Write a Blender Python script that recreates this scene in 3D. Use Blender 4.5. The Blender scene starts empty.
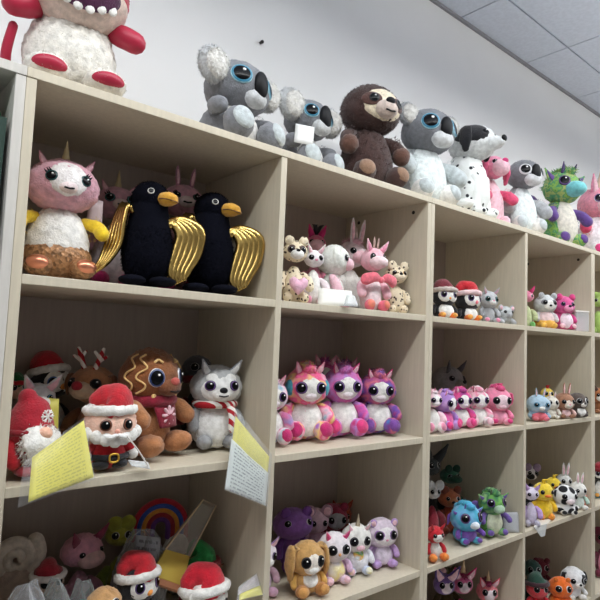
import bpy, math, random
import numpy as np
from mathutils import Matrix, Vector
C = bpy.context.scene.collection
rng = np.random.default_rng(7)
PI = math.pi

# ------------------------------------------------------------------ camera (solved from the shelving's lines)
CP = np.array([-0.2507, -1.0852, 1.496]); YAW, PIT, ROL, FOC = .7025, .0784, .0399, 565.7
fw = np.array([math.sin(YAW)*math.cos(PIT), math.cos(YAW)*math.cos(PIT), math.sin(PIT)])
_r = np.array([math.cos(YAW), -math.sin(YAW), 0]); _u = np.cross(_r, fw)
cr, sr = math.cos(ROL), math.sin(ROL)
RT, UP = cr*_r+sr*_u, -sr*_r+cr*_u
cam = bpy.data.objects.new('camera', bpy.data.cameras.new('camera')); C.objects.link(cam)
cam.data.sensor_width = 36; cam.data.lens = FOC/600*36; cam.data.clip_start = .02
cam.matrix_world = Matrix(((RT[0], UP[0], -fw[0], CP[0]), (RT[1], UP[1], -fw[1], CP[1]), (RT[2], UP[2], -fw[2], CP[2]), (0, 0, 0, 1)))
bpy.context.scene.camera = cam

def pix(x, y, z):
    d = np.array([x, y, z])-CP; k = d@fw
    return 300+FOC*(d@RT)/k, 300-FOC*(d@UP)/k
def x_at(px, y, z):                     # the X on the line (y, z) along the shelf seen in pixel column px
    a, b = -1.2, 6.
    for _ in range(40):
        m = (a+b)/2
        if pix(m, y, z)[0] < px: a = m
        else: b = m
    return a
def z_at(py, x, y):
    a, b = 0., 3.2
    for _ in range(40):
        m = (a+b)/2
        if pix(x, y, m)[1] > py: a = m
        else: b = m
    return a
def yaw_for(x, y, view):                # yaw of a toy that shows its face turned `view` degrees from the viewer
    t = np.array([CP[0]-x, CP[1]-y]); t /= np.hypot(*t)
    r = np.array([-t[1], t[0]])
    v = math.radians(view); f = math.cos(v)*t+math.sin(v)*r
    return math.atan2(f[0], -f[1])

# ------------------------------------------------------------------ materials
def lin(c):
    return tuple(((v/255)/12.92 if v/255 <= .04045 else ((v/255+.055)/1.055)**2.4) for v in c)+(1,)
MATS = {}
def _new(key):
    m = bpy.data.materials.new(key); m.use_nodes = True
    nt = m.node_tree; return m, nt, nt.nodes['Principled BSDF']
def nd(nt, t, **k):
    n = nt.nodes.new(t)
    for a, b in k.items(): setattr(n, a, b)
    return n
def noise(nt, scale, detail=2, coord='Object'):
    tc = nd(nt, 'ShaderNodeTexCoord'); n = nd(nt, 'ShaderNodeTexNoise')
    n.inputs['Scale'].default_value = scale; n.inputs['Detail'].default_value = detail
    nt.links.new(tc.outputs[coord], n.inputs['Vector']); return n
def bump(nt, b, scale, st, dist=.004):
    n = noise(nt, scale, 3); bp = nd(nt, 'ShaderNodeBump')
    bp.inputs['Strength'].default_value = st; bp.inputs['Distance'].default_value = dist
    nt.links.new(n.outputs['Fac'], bp.inputs['Height']); nt.links.new(bp.outputs['Normal'], b.inputs['Normal'])
def ramp(nt, fac, stops, interp='LINEAR'):
    r = nd(nt, 'ShaderNodeValToRGB'); r.color_ramp.interpolation = interp
    e = r.color_ramp.elements
    while len(e) < len(stops): e.new(.5)
    for q, (p, c) in zip(e, stops): q.position = p; q.color = c
    nt.links.new(fac, r.inputs['Fac']); return r
def fab(*c, var=.22, rough=.9):         # short pile plush fabric
    key = 'plush_%d_%d_%d' % c
    if key in MATS: return MATS[key]
    m, nt, b = _new(key); L = lin(c)
    n = noise(nt, 70, 4)
    lo = tuple(v*(1-var) for v in L[:3])+(1,); hi = tuple(min(1, v*(1+var*.7)) for v in L[:3])+(1,)
    r = ramp(nt, n.outputs['Fac'], [(.3, lo), (.7, hi)])
    nt.links.new(r.outputs['Color'], b.inputs['Base Color'])
    b.inputs['Roughness'].default_value = rough; b.inputs['Sheen Weight'].default_value = .25; b.inputs['Sheen Roughness'].default_value = .6
    b.inputs['Specular IOR Level'].default_value = .2
    bump(nt, b, 260, .55); MATS[key] = m; return m
def mot(*cols, scale=22):               # tie-dyed plush
    key = 'tie_dye_'+'_'.join('%d' % v for c in cols for v in c)+'_%d' % scale
    if key in MATS: return MATS[key]
    m, nt, b = _new(key); n = noise(nt, scale, 1.5)
    k = len(cols)
    r = ramp(nt, n.outputs['Fac'], [(.3+.4*i/(k-1), lin(c)) for i, c in enumerate(cols)])
    nt.links.new(r.outputs['Color'], b.inputs['Base Color'])
    b.inputs['Roughness'].default_value = .85; b.inputs['Sheen Weight'].default_value = .2; b.inputs['Specular IOR Level'].default_value = .2
    bump(nt, b, 260, .5); MATS[key] = m; return m
def spot(base, dark, scale=38, size=.28):
    key = 'spotted_%d_%d_%d_%d' % (base+(scale,))+'_%d' % dark[0]+'_%d' % int(size*100)
    if key in MATS: return MATS[key]
    m, nt, b = _new(key); tc = nd(nt, 'ShaderNodeTexCoord'); v = nd(nt, 'ShaderNodeTexVoronoi')
    v.inputs['Scale'].default_value = scale; v.inputs['Randomness'].default_value = .9
    nt.links.new(tc.outputs['Object'], v.inputs['Vector'])
    r = ramp(nt, v.outputs['Distance'], [(size, lin(dark)), (size+.06, lin(base))])
    nt.links.new(r.outputs['Color'], b.inputs['Base Color']); b.inputs['Roughness'].default_value = .9
    bump(nt, b, 260, .5); MATS[key] = m; return m
def gloss(*c, rough=.15, metal=0., coat=0.):
    key = 'gloss_%d_%d_%d' % c+'_%d_%d' % (rough*100, metal*100)
    if key in MATS: return MATS[key]
    m, nt, b = _new(key); b.inputs['Base Color'].default_value = lin(c)
    b.inputs['Roughness'].default_value = rough; b.inputs['Metallic'].default_value = metal; b.inputs['Coat Weight'].default_value = coat
    if metal > .3: bump(nt, b, 120, .3, .002)
    MATS[key] = m; return m
def sequin(*c):
    key = 'sequin_%d_%d_%d' % c
    if key in MATS: return MATS[key]
    m, nt, b = _new(key); tc = nd(nt, 'ShaderNodeTexCoord'); v = nd(nt, 'ShaderNodeTexVoronoi'); v.inputs['Scale'].default_value = 150
    nt.links.new(tc.outputs['Object'], v.inputs['Vector'])
    L = lin(c); r = ramp(nt, v.outputs['Color'], [(.1, tuple(q*.45 for q in L[:3])+(1,)), (.9, tuple(min(1, q*1.3) for q in L[:3])+(1,))])
    nt.links.new(r.outputs['Color'], b.inputs['Base Color']); b.inputs['Roughness'].default_value = .45; b.inputs['Metallic'].default_value = .35
    bp = nd(nt, 'ShaderNodeBump'); bp.inputs['Strength'].default_value = .6; bp.inputs['Distance'].default_value = .003
    nt.links.new(v.outputs['Distance'], bp.inputs['Height']); nt.links.new(bp.outputs['Normal'], b.inputs['Normal'])
    MATS[key] = m; return m
def laminate(key, c):
    m, nt, b = _new(key); L = lin(c); tc = nd(nt, 'ShaderNodeTexCoord'); mp = nd(nt, 'ShaderNodeMapping'); mp.inputs['Scale'].default_value = (60, 60, 5)
    n = nd(nt, 'ShaderNodeTexNoise'); n.inputs['Scale'].default_value = 2; n.inputs['Detail'].default_value = 5
    nt.links.new(tc.outputs['Object'], mp.inputs['Vector']); nt.links.new(mp.outputs['Vector'], n.inputs['Vector'])
    r = ramp(nt, n.outputs['Fac'], [(.3, tuple(v*.93 for v in L[:3])+(1,)), (.7, tuple(v*1.04 for v in L[:3])+(1,))])
    nt.links.new(r.outputs['Color'], b.inputs['Base Color']); b.inputs['Roughness'].default_value = .5; return m
def paint(key, c, rough=.85):
    m, nt, b = _new(key); L = lin(c); n = noise(nt, 3, 3)
    r = ramp(nt, n.outputs['Fac'], [(.3, tuple(v*.96 for v in L[:3])+(1,)), (.7, L)])
    nt.links.new(r.outputs['Color'], b.inputs['Base Color']); b.inputs['Roughness'].default_value = rough
    bump(nt, b, 90, .08, .002); return m
def clear(key, tint=(235, 238, 240), a=.22):
    if key in MATS: return MATS[key]
    m, nt, b = _new(key); tr = nd(nt, 'ShaderNodeBsdfTransparent'); tr.inputs['Color'].default_value = (.95, .96, .96, 1)
    b.inputs['Base Color'].default_value = lin(tint); b.inputs['Roughness'].default_value = .12
    mx = nd(nt, 'ShaderNodeMixShader'); lw = nd(nt, 'ShaderNodeLayerWeight'); lw.inputs['Blend'].default_value = .35
    ad = nd(nt, 'ShaderNodeMath', operation='ADD', use_clamp=True); ad.inputs[1].default_value = a
    nt.links.new(lw.outputs['Facing'], ad.inputs[0]); nt.links.new(ad.outputs[0], mx.inputs['Fac'])
    nt.links.new(tr.outputs[0], mx.inputs[1]); nt.links.new(b.outputs[0], mx.inputs[2])
    nt.links.new(mx.outputs[0], nt.nodes['Material Output'].inputs['Surface'])
    bump(nt, b, 25, .5, .01); MATS[key] = m; return m
def printed(key, base, ink, rows, cols, amount=.5):   # a sheet of illegible small print, in UV space
    m, nt, b = _new(key); tc = nd(nt, 'ShaderNodeTexCoord'); sp = nd(nt, 'ShaderNodeSeparateXYZ'); nt.links.new(tc.outputs['UV'], sp.inputs[0])
    def mth(op, a, v=None):
        n = nd(nt, 'ShaderNodeMath', operation=op)
        if isinstance(a, float): n.inputs[0].default_value = a
        else: nt.links.new(a, n.inputs[0])
        if v is not None:
            if isinstance(v, (int, float)): n.inputs[1].default_value = v
            else: nt.links.new(v, n.inputs[1])
        return n.outputs[0]
    line = mth('LESS_THAN', mth('FRACT', mth('MULTIPLY', sp.outputs['Y'], rows)), .42)
    mp = nd(nt, 'ShaderNodeMapping'); mp.inputs['Scale'].default_value = (cols, rows, 1); nt.links.new(tc.outputs['UV'], mp.inputs['Vector'])
    sn = nd(nt, 'ShaderNodeTexNoise'); sn.inputs['Scale'].default_value = 1; nt.links.new(mp.outputs['Vector'], sn.inputs['Vector'])
    word = mth('GREATER_THAN', sn.outputs['Fac'], .47)
    inx = mth('MULTIPLY', mth('GREATER_THAN', sp.outputs['X'], .1), mth('LESS_THAN', sp.outputs['X'], .9))
    f = mth('MULTIPLY', mth('MULTIPLY', line, word), mth('MULTIPLY', inx, amount))
    mx = nd(nt, 'ShaderNodeMix', data_type='RGBA'); nt.links.new(f, mx.inputs['Factor'])
    mx.inputs['A'].default_value = lin(base); mx.inputs['B'].default_value = lin(ink)
    nt.links.new(mx.outputs['Result'], b.inputs['Base Color']); b.inputs['Roughness'].default_value = .5
    return m

# ------------------------------------------------------------------ mesh building
def rotz(a): return np.array(Matrix.Rotation(math.radians(a), 3, 'Z'))
def rotx(a): return np.array(Matrix.Rotation(math.radians(a), 3, 'X'))
def roty(a): return np.array(Matrix.Rotation(math.radians(a), 3, 'Y'))
I3 = np.eye(3)
class Ell:
    def __init__(s, c, r, R=I3, pear=0.): s.c = np.array(c, float); s.r = np.array(r, float); s.R = np.array(R); s.pear = pear
    def surf(s, d, k=1.):               # d: unit directions (n,3)
        d = np.atleast_2d(d); p = d*s.r
        if s.pear: p = p*np.stack([1-s.pear*d[:, 2], 1-s.pear*d[:, 2], np.ones(len(d))], 1)
        return s.c+(p*k)@s.R.T
    def nrm(s, d):
        d = np.atleast_2d(d); n = d/s.r; n = n/np.linalg.norm(n, axis=1)[:, None]; return n@s.R.T
def sph(az, el):                        # az 0 = front (-y), positive to +x
    a, e = math.radians(az), math.radians(el)
    return np.array([math.sin(a)*math.cos(e), -math.cos(a)*math.cos(e), math.sin(e)])
DET = [1.]
class MB:
    def __init__(s): s.v = []; s.f = []; s.m = []; s.n = 0; s.uv = None
    def add(s, V, F, m=0):
        V = np.asarray(V, float); s.v.append(V)
        s.f += [tuple(i+s.n for i in f) for f in F]
        s.m += list(m) if hasattr(m, '__len__') else [m]*len(F); s.n += len(V); return s
    def ell(s, E, m=0, seg=26, fuzz=0., fur=0, furlen=.0, mf=None):
        seg = max(10, int(seg*DET[0])); rg = max(7, int(seg*.62))
        th = np.linspace(0, PI, rg+1)[1:-1]; ph = np.linspace(0, 2*PI, seg, endpoint=False)
        T, P = np.meshgrid(th, ph, indexing='ij')
        D = np.stack([np.sin(T)*np.cos(P), np.sin(T)*np.sin(P), np.cos(T)], -1).reshape(-1, 3)
        D = np.vstack([[0, 0, 1], D, [0, 0, -1]])
        V = E.surf(D)
        if fuzz: V = V+E.nrm(D)*(rng.normal(0, fuzz*E.r.min(), len(D)))[:, None]
        F = []; M = []
        def q(i, j): return 1+i*seg+j % seg
        for j in range(seg): F.append((0, q(0, j), q(0, j+1)))
        for i in range(rg-2):
            for j in range(seg): F.append((q(i, j), q(i+1, j), q(i+1, j+1), q(i, j+1)))
        L = len(D)-1
        for j in range(seg): F.append((L, q(rg-2, j+1), q(rg-2, j)))
        if mf: M = [mf(D[list(f)].mean(0)) for f in F]
        s.add(V, F, M if mf else m)
        if fur: s.fur(E, int(fur*DET[0]**2), furlen, m if not mf else mf)
        return s
    def fur(s, E, n, ln, m):
        D = rng.normal(0, 1, (n, 3)); D /= np.linalg.norm(D, axis=1)[:, None]
        p = E.surf(D, .985); N = E.nrm(D); t = rng.normal(0, 1, (n, 3))+np.array([0, 0, -.6]); t -= N*(t*N).sum(1)[:, None]
        t /= np.linalg.norm(t, axis=1)[:, None]; h = t*.9+N*rng.uniform(.25, .75, n)[:, None]; w_ = np.cross(N, t)
        w = ln*.14; l = ln*rng.uniform(.6, 1.2, n)[:, None]
        V = np.stack([p-w_*w, p+w_*w, p+h*l], 1).reshape(-1, 3)
        s.add(V, [(3*i, 3*i+1, 3*i+2) for i in range(n)], m if not callable(m) else [m(d) for d in D]); return s
    def tube(s, pts, rad, m=0, n=12, sub=5, flat=None, caps=True, closed=False):
        pts = [np.array(p, float) for p in pts]; k = len(pts)
        rad = [rad]*k if not hasattr(rad, '__len__') else list(rad)
        P = []; Rr = []
        segs = k if closed else k-1
        for i in range(segs):
            g = (lambda j: j % k) if closed else (lambda j: min(max(j, 0), k-1))
            p0, p1, p2, p3 = (pts[g(i+o)] for o in (-1, 0, 1, 2))
            r1, r2 = rad[g(i)], rad[g(i+1)]
            for t in np.linspace(0, 1, sub, endpoint=False):
                P.append(.5*((2*p1)+(p2-p0)*t+(2*p0-5*p1+4*p2-p3)*t*t+(3*p1-p0-3*p2+p3)*t**3))
                u = t*t*(3-2*t); Rr.append(r1+(r2-r1)*u)
        if not closed: P.append(pts[-1]); Rr.append(rad[-1])
        P = np.array(P); Rr = np.array(Rr)
        T = np.gradient(P, axis=0) if not closed else np.roll(P, -1, 0)-np.roll(P, 1, 0)
        T /= np.linalg.norm(T, axis=1)[:, None]+1e-12
        if caps and not closed:         # round ends
            a = [.0, .5, .8]
            st = [(P[0]-T[0]*Rr[0]*math.cos(PI/2*q)*1., Rr[0]*max(.08, math.sin(PI/2*q)), T[0]) for q in (0, .35, .7)]
            en = [(P[-1]+T[-1]*Rr[-1]*math.cos(PI/2*q), Rr[-1]*max(.08, math.sin(PI/2*q)), T[-1]) for q in (.7, .35, 0)]
            P = np.vstack([[x[0] for x in st], P, [x[0] for x in en]]); Rr = np.concatenate([[x[1] for x in st], Rr, [x[1] for x in en]])
            T = np.vstack([[x[2] for x in st], T, [x[2] for x in en]])
        N = flat[0] if flat else None
        up = np.array([0, 0, 1.]) if abs(T[0][2]) < .9 else np.array([0, 1., 0])
        if flat: up = np.array(flat[0], float)
        V = []; a = np.linspace(0, 2*PI, n, endpoint=False); fl = flat[1] if flat else 1.
        for p, r, t in zip(P, Rr, T):
            b = up-t*(up@t)
            if np.linalg.norm(b) < 1e-5: b = np.array([1., 0, 0])-t*t[0]
            b /= np.linalg.norm(b); up = b if not flat else up; c = np.cross(t, b)
            V.append(p+r*(np.cos(a)[:, None]*c+fl*np.sin(a)[:, None]*b))
        V = np.vstack(V); K = len(P); F = []
        for i in range(K if closed else K-1):
            for j in range(n):
                i2 = (i+1) % K; F.append((i*n+j, i*n+(j+1) % n, i2*n+(j+1) % n, i2*n+j))
        if not closed: F.append(tuple(range(n-1, -1, -1))); F.append(tuple((K-1)*n+j for j in range(n)))
        return s.add(V, F, m)
    def patch(s, E, d, ax, az, lift=.03, base=.01, rings=(1.,), ms=(0,), n=28, steps=8, fuzz=0., bulge=True):
        d = np.array(d, float); d /= np.linalg.norm(d)
        tx = np.cross([0, 0, 1.], -d); tx = tx/np.linalg.norm(tx) if np.linalg.norm(tx) > 1e-6 else np.array([1., 0, 0])
        tz = np.cross(tx, d); tz = tz if tz[2] >= 0 else -tz
        ts = sorted(set(list(np.linspace(0, 1, steps+1))+[r for r in rings])); D = [d]; K = [1+base+lift]
        ph = np.linspace(0, 2*PI, n, endpoint=False)
        for t in ts[1:]:
            for p in ph:
                ox, oz = math.cos(p)*math.radians(ax)*t, math.sin(p)*math.radians(az)*t
                a = math.hypot(ox, oz); w = (ox*tx+oz*tz)/max(a, 1e-9)
                D.append(math.cos(a)*d+math.sin(a)*w); K.append((1+base+lift*math.sqrt(max(0, 1-t*t))) if t < .999 else .97)
        D = np.array(D); K = np.array(K)
        if fuzz: K = K+rng.normal(0, fuzz, len(K))
        V = E.surf(D)+0; V = E.c+(V-E.c)*K[:, None]
        F = []; M = []
        def mm(t):
            for r, q in zip(rings, ms):
                if t <= r+1e-6: return q
            return ms[-1]
        for j in range(n): F.append((0, 1+(j+1) % n, 1+j)); M.append(mm(ts[1]))
        for i in range(1, len(ts)-1):
            o = 1+(i-1)*n
            for j in range(n): F.append((o+j, o+(j+1) % n, o+n+(j+1) % n, o+n+j)); M.append(mm(ts[i+1]))
        return s.add(V, F, M)
    def box(s, lo, hi, m=0):
        x0, y0, z0 = lo; x1, y1, z1 = hi
        V = [(x0, y0, z0), (x1, y0, z0), (x1, y1, z0), (x0, y1, z0), (x0, y0, z1), (x1, y0, z1), (x1, y1, z1), (x0, y1, z1)]
        return s.add(V, [(0, 3, 2, 1), (4, 5, 6, 7), (0, 1, 5, 4), (1, 2, 6, 5), (2, 3, 7, 6), (3, 0, 4, 7)], m)
    def lathe(s, prof, c=(0, 0, 0), n=24, m=0, R=I3, sy=1.):
        V = []; a = np.linspace(0, 2*PI, n, endpoint=False)
        for r, z in prof: V.append(np.stack([r*np.cos(a), sy*r*np.sin(a), np.full(n, z)], 1))
        V = np.vstack(V)@np.array(R).T+np.array(c); F = []
        for i in range(len(prof)-1):
            for j in range(n): F.append((i*n+j, i*n+(j+1) % n, (i+1)*n+(j+1) % n, (i+1)*n+j))
        F.append(tuple(range(n-1, -1, -1))); F.append(tuple((len(prof)-1)*n+j for j in range(n)))
        return s.add(V, F, m)
    def sheet(s, P00, P10, P11, P01, nx=10, ny=10, sag=0., nrm=(0, 0, 1), m=0, curl=0., wrinkle=0.):
        P00, P10, P11, P01 = (np.array(p, float) for p in (P00, P10, P11, P01)); nrm = np.array(nrm, float)
        V = []; UV = []
        for j in range(ny+1):
            for i in range(nx+1):
                u, v = i/nx, j/ny
                p = (1-u)*(1-v)*P00+u*(1-v)*P10+u*v*P11+(1-u)*v*P01
                V.append(p+nrm*(sag*math.sin(PI*u)*math.sin(PI*v)+curl*math.sin(PI*u)+wrinkle*rng.normal())); UV.append((u, v))
        F = [(j*(nx+1)+i, j*(nx+1)+i+1, (j+1)*(nx+1)+i+1, (j+1)*(nx+1)+i) for j in range(ny) for i in range(nx)]
        s.uv = (s.uv or [])+UV
        return s.add(V, F, m)
    def build(s, name, mats, parent=None, smooth=True, bevel=0., solid=0.):
        me = bpy.data.meshes.new(name); V = np.vstack(s.v)
        me.from_pydata(V.tolist(), [], s.f)
        mats = mats if isinstance(mats, (list, tuple)) else [mats]
        for q in mats: me.materials.append(q)
        me.polygons.foreach_set('material_index', s.m)
        me.polygons.foreach_set('use_smooth', [smooth]*len(s.f))
        if s.uv and len(s.uv) == len(V):
            uv = me.uv_layers.new(); uv.data.foreach_set('uv', [c for l in me.loops for c in s.uv[l.vertex_index]])
        me.update(); o = bpy.data.objects.new(name, me); C.objects.link(o)
        if parent: o.parent = parent
        if bevel:
            b = o.modifiers.new('edge', 'BEVEL'); b.width = bevel; b.segments = 2; b.limit_method = 'ANGLE'
        if solid:
            b = o.modifiers.new('thickness', 'SOLIDIFY'); b.thickness = solid; b.offset = 0
        return o
def tag(o, label=None, cat=None, group=None, kind=None):
    for k, v in (('label', label), ('category', cat), ('group', group), ('kind', kind)):
        if v: o[k] = v
    return o
def thing(name, loc, rz, label, cat, group=None):
    o = bpy.data.objects.new(name, None); C.objects.link(o); o.empty_display_size = .05
    o.location = loc; o.rotation_euler = (0, 0, rz); return tag(o, label, cat, group)

# ------------------------------------------------------------------ the room
LDOWN, LUP = 11.5, 7.0
ZC = 3.045; YB = .40
M_far = paint('far_wall_grey', (226, 224, 222)); M_wall = paint('white_wall_paint', (238, 237, 236)); M_floor = paint('grey_floor_tile', (186, 180, 174), .5)
def ceiling_mat():
    m, nt, b = _new('ceiling_tiles'); n = noise(nt, 60, 4)
    r = ramp(nt, n.outputs['Fac'], [(.35, lin((214, 221, 234))), (.65, lin((222, 229, 242)))]); nt.links.new(r.outputs['Color'], b.inputs['Base Color'])
    b.inputs['Roughness'].default_value = .9; bump(nt, b, 180, .25, .002); return m
def struct(name, mb, m, **k): return tag(mb.build(name, m, smooth=False, **k), kind='structure')
XL, XR, YF = -2.6, 7.2, -4.6
struct('floor', MB().box((XL, YF, -.05), (XR, YB, 0)), M_floor)
struct('wall_back', MB().box((XL, YB, 0), (XR, YB+.1, ZC)), M_wall)
struct('wall_front', MB().box((XL, YF-.1, 0), (XR, YF, ZC)), M_far)
struct('wall_left', MB().box((XL-.1, YF, 0), (XL, YB, ZC)), M_wall)
struct('wall_right', MB().box((XR, YF, 0), (XR+.1, YB, ZC)), M_wall)
mb = MB(); mb.box((XL, YF, ZC+.012), (XR, YB, ZC+.06), 1)       # slab over the suspended tiles
xs = [XL]+[x for x in np.arange(1.915-.603*7, XR, .603) if x > XL+.05]+[XR]
ys = [YB]+[y for y in np.arange(.17, YF, -.6)]+[YF]
g = .004
for i in range(len(xs)-1):
    for j in range(len(ys)-1): mb.box((xs[i]+g, ys[j+1]+g, ZC), (xs[i+1]-g, ys[j]-g, ZC+.0125))
struct('ceiling', mb, [ceiling_mat(), paint('ceiling_grid_grey', (110, 110, 116))])
struct('trim_1', MB().box((XL, YB-.012, ZC-.014), (XR, YB, ZC)), paint('edge_trim_grey', (150, 150, 155)))
struct('baseboard_back', MB().box((XL, YB-.012, 0), (XR, YB, .08)), M_floor)

# small screw left in the wall above the koalas
mb = MB().tube([(.789, YB-.012, 2.487), (.789, YB, 2.487)], [.006, .004], n=10); 
tag(mb.build('wall_screw', gloss(45, 42, 42, rough=.4)), 'tiny dark screw left in the pale wall above the second koala', 'screw')

# unseen lamps inferred from shadows; pendant form and up-light added to brighten the ceiling
M_diff = bpy.data.materials.new('light_diffuser'); M_diff.use_nodes = True
_b = M_diff.node_tree.nodes['Principled BSDF']; _b.inputs['Emission Color'].default_value = (.97, 1, .98, 1); _b.inputs['Emission Strength'].default_value = 3.; _b.inputs['Base Color'].default_value = (.9, .9, .9, 1)
M_white = gloss(235, 235, 235, rough=.4)
def pendant(x, y, z, where, down, up):
    t = thing('pendant_lamp', (x, y, z), 0, 'unseen pendant lamp with added up-light in front of the shelving '+where, 'lamp', 'linear pendant lamps')
    MB().box((-.58, -.05, -.02), (.58, .05, .03)).build('housing', M_white, t, smooth=False, bevel=.004)
    MB().box((-.57, -.045, -.026), (.57, .045, -.0201)).build('diffuser', M_diff, t, smooth=False)
    for sx in (-.45, .45): MB().tube([(sx, 0, .03), (sx, 0, ZC-z)], .0015, n=6).build('cord', gloss(60, 60, 60, rough=.5), t)
    for nm, e, dz, rx in (('down_light', down, -.03, 0), ('added_up_light', up, .034, PI)):  # the upward light is an added fill for the ceiling
        l = bpy.data.lights.new(nm, 'AREA'); l.shape = 'RECTANGLE'; l.size = 1.14; l.size_y = .09; l.energy = e; l.color = (.98, 1., .985)
        o = bpy.data.objects.new(nm, l); C.objects.link(o); o.location = (x, y, z+dz); o.rotation_euler = (rx, 0, 0)
for x, w in ((-.9, 'beyond its left end'), (.3, 'before the black birds'), (1.5, 'before the dalmatian'), (2.7, 'before the dragon'), (3.9, 'near the far right end'), (5.1, 'at the far right end')): pendant(x, -.74, 2.74, w, LDOWN, LUP)

# ------------------------------------------------------------------ shelving units
T = .018; DEP = .37
SH = [1.584, 1.210, .817, .442]         # undersides of the shelves
ZS = [z+T for z in SH]; ZT = 1.978
M_lam = laminate('pale_oak_laminate', (207, 197, 177)); M_lam2 = laminate('grey_white_laminate', (208, 204, 198)); M_back = laminate('backboard_laminate', (172, 158, 148))
M_hole = gloss(40, 32, 28, rough=.6)
def shelf_unit(x0, label, mat, holes=False):
    t = thing('shelving_unit', (x0, 0, 0), 0, label, 'shelving unit', 'open shelving units along the wall')
    bv = .0012
    MB().box((0, 0, 0), (T, DEP, 1.96)).build('side_panel', mat, t, smooth=False, bevel=bv)
    sp = MB().box((1.2-T, 0, 0), (1.2-.0004, DEP, 1.96)).build('side_panel', mat, t, smooth=False, bevel=bv)
    if holes:
        for y, z in ((.058, 1.935), (.30, 1.935)):
            mb = MB(); mb.lathe([(.0, -.0005), (.006, -.0005), (.006, .0005), (0, .0005)], (1.2-T-.0004, y, z), 14, R=roty(90)); mb.build('pin_hole', M_hole, sp)
    MB().box((.6-T/2, 0, .08), (.6+T/2, DEP-.006, 1.96)).build('divider', mat, t, smooth=False, bevel=bv)
    MB().box((0, -.002, 1.96), (1.2-.0004, DEP, ZT)).build('top_panel', mat, t, smooth=False, bevel=bv)
    MB().box((T, DEP-.006, .06), (1.2-T, DEP, 1.96)).build('back_panel', M_back, t, smooth=False)
    MB().box((T, .02, 0), (1.2-T, .038, .062)).build('plinth', mat, t, smooth=False)
    MB().box((T, 0, .062), (1.2-T, DEP-.006, .08)).build('bottom_panel', mat, t, smooth=False, bevel=bv)
    for a, b in ((T, .6-T/2), (.6+T/2, 1.2-T)):
        for z in SH: MB().box((a, 0, z), (b, DEP-.006, z+T)).build('shelf', mat, t, smooth=False, bevel=bv)
    return t
shelf_unit(-1.2, 'greyer white shelving unit cut off by the left edge', M_lam2)
shelf_unit(0, 'pale oak shelving unit holding the black birds and the toys in Santa hats', M_lam, True)
shelf_unit(1.2, 'pale oak shelving unit under the dalmatian, holding the small penguins', M_lam, True)
shelf_unit(2.4, 'pale oak shelving unit cut off by the right edge', M_lam)

# ------------------------------------------------------------------ plush toys
WHITE = fab(238, 236, 232); OFFW = fab(225, 218, 206); BLACK = fab(24, 24, 30); GREY = fab(128, 130, 136); LGREY = fab(176, 178, 182); SILV = fab(196, 204, 206)
RED = fab(190, 28, 42); DRED = fab(130, 22, 36); PINK = fab(236, 150, 178); HOTP = fab(222, 62, 128); LPINK = fab(244, 196, 208); MAG = fab(196, 40, 110)
PURP = fab(126, 74, 160); LILAC = fab(192, 158, 214); BROWN = fab(134, 84, 48); DBROWN = fab(70, 46, 42); TAN = fab(206, 164, 112); CREAM = fab(236, 222, 196)
YEL = fab(244, 204, 40); ORG = fab(226, 116, 36); TEAL = fab(70, 170, 190); BLUE = fab(110, 160, 214); GREEN = fab(36, 138, 66); LGREEN = fab(120, 190, 110); CORAL = fab(228, 130, 110)
BURG = fab(112, 28, 48)
PUP = gloss(10, 10, 14, rough=.22); PUP.node_tree.nodes['Principled BSDF'].inputs['Specular IOR Level'].default_value = .15; PAINTED_GLINT = gloss(250, 250, 250, rough=.3); NOSEB = gloss(20, 20, 24, rough=.5); NOSEB.node_tree.nodes['Principled BSDF'].inputs['Specular IOR Level'].default_value = .2
def iris(*c): return gloss(*c, rough=.35)
I_BLUE, I_DARK, I_WHITE, I_PURP, I_TEAL, I_PINK, I_GOLD = iris(70, 150, 190), iris(30, 28, 34), iris(225, 225, 228), iris(90, 60, 120), iris(50, 110, 110), iris(200, 90, 140), iris(190, 140, 60)
GOLD = gloss(196, 164, 96, rough=.26, metal=1.); COPPER = gloss(214, 140, 110, rough=.3, metal=.8)

def P3(H, p): return tuple(q*H for q in p)

def santa_hat(E, par, H, red=RED, brim=WHITE, bend=.9, tall=.55, tilt=-8, pom=True, name='hat', side=1, low=.42):
    """a stocking hat with a fur band, sitting on head ellipsoid E"""
    rx = E.r[0]; top = E.c[2]
    R = E.R@rotx(tilt)
    bz = E.r[2]*low; k = math.sqrt(max(.05, 1-low**2))*1.04
    mb = MB()
    pts = [(0, 0, bz), (0, 0, bz+E.r[2]*.36), (side*rx*.34*bend, E.r[1]*.08, bz+E.r[2]*(.42+tall*.55)), (side*rx*.78*bend, E.r[1]*.12, bz+E.r[2]*(.36+tall*.35)), (side*rx*1.02*bend, E.r[1]*.12, bz+E.r[2]*.12)]
    pts = [E.c+R@np.array(p) for p in pts]
    mb.tube(pts, [rx*k, rx*.84, rx*.56, rx*.36, rx*.17], n=20, sub=5)
    o = mb.build(name, red, par)
    mb = MB(); ring = [E.c+R@np.array([rx*k*1.03*math.cos(a), E.r[1]*k*1.08*math.sin(a), bz]) for a in np.linspace(0, 2*PI, 12, endpoint=False)]
    mb.tube(ring, rx*.2, n=10, sub=3, closed=True); mb.v[-1] = mb.v[-1]+rng.normal(0, rx*.015, mb.v[-1].shape)
    mb.build('hat_band', brim, o)
    if pom: MB().ell(Ell(pts[-1], [rx*.24]*3), fuzz=.06, seg=16).build('pompom', brim, o)
    return o

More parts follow.
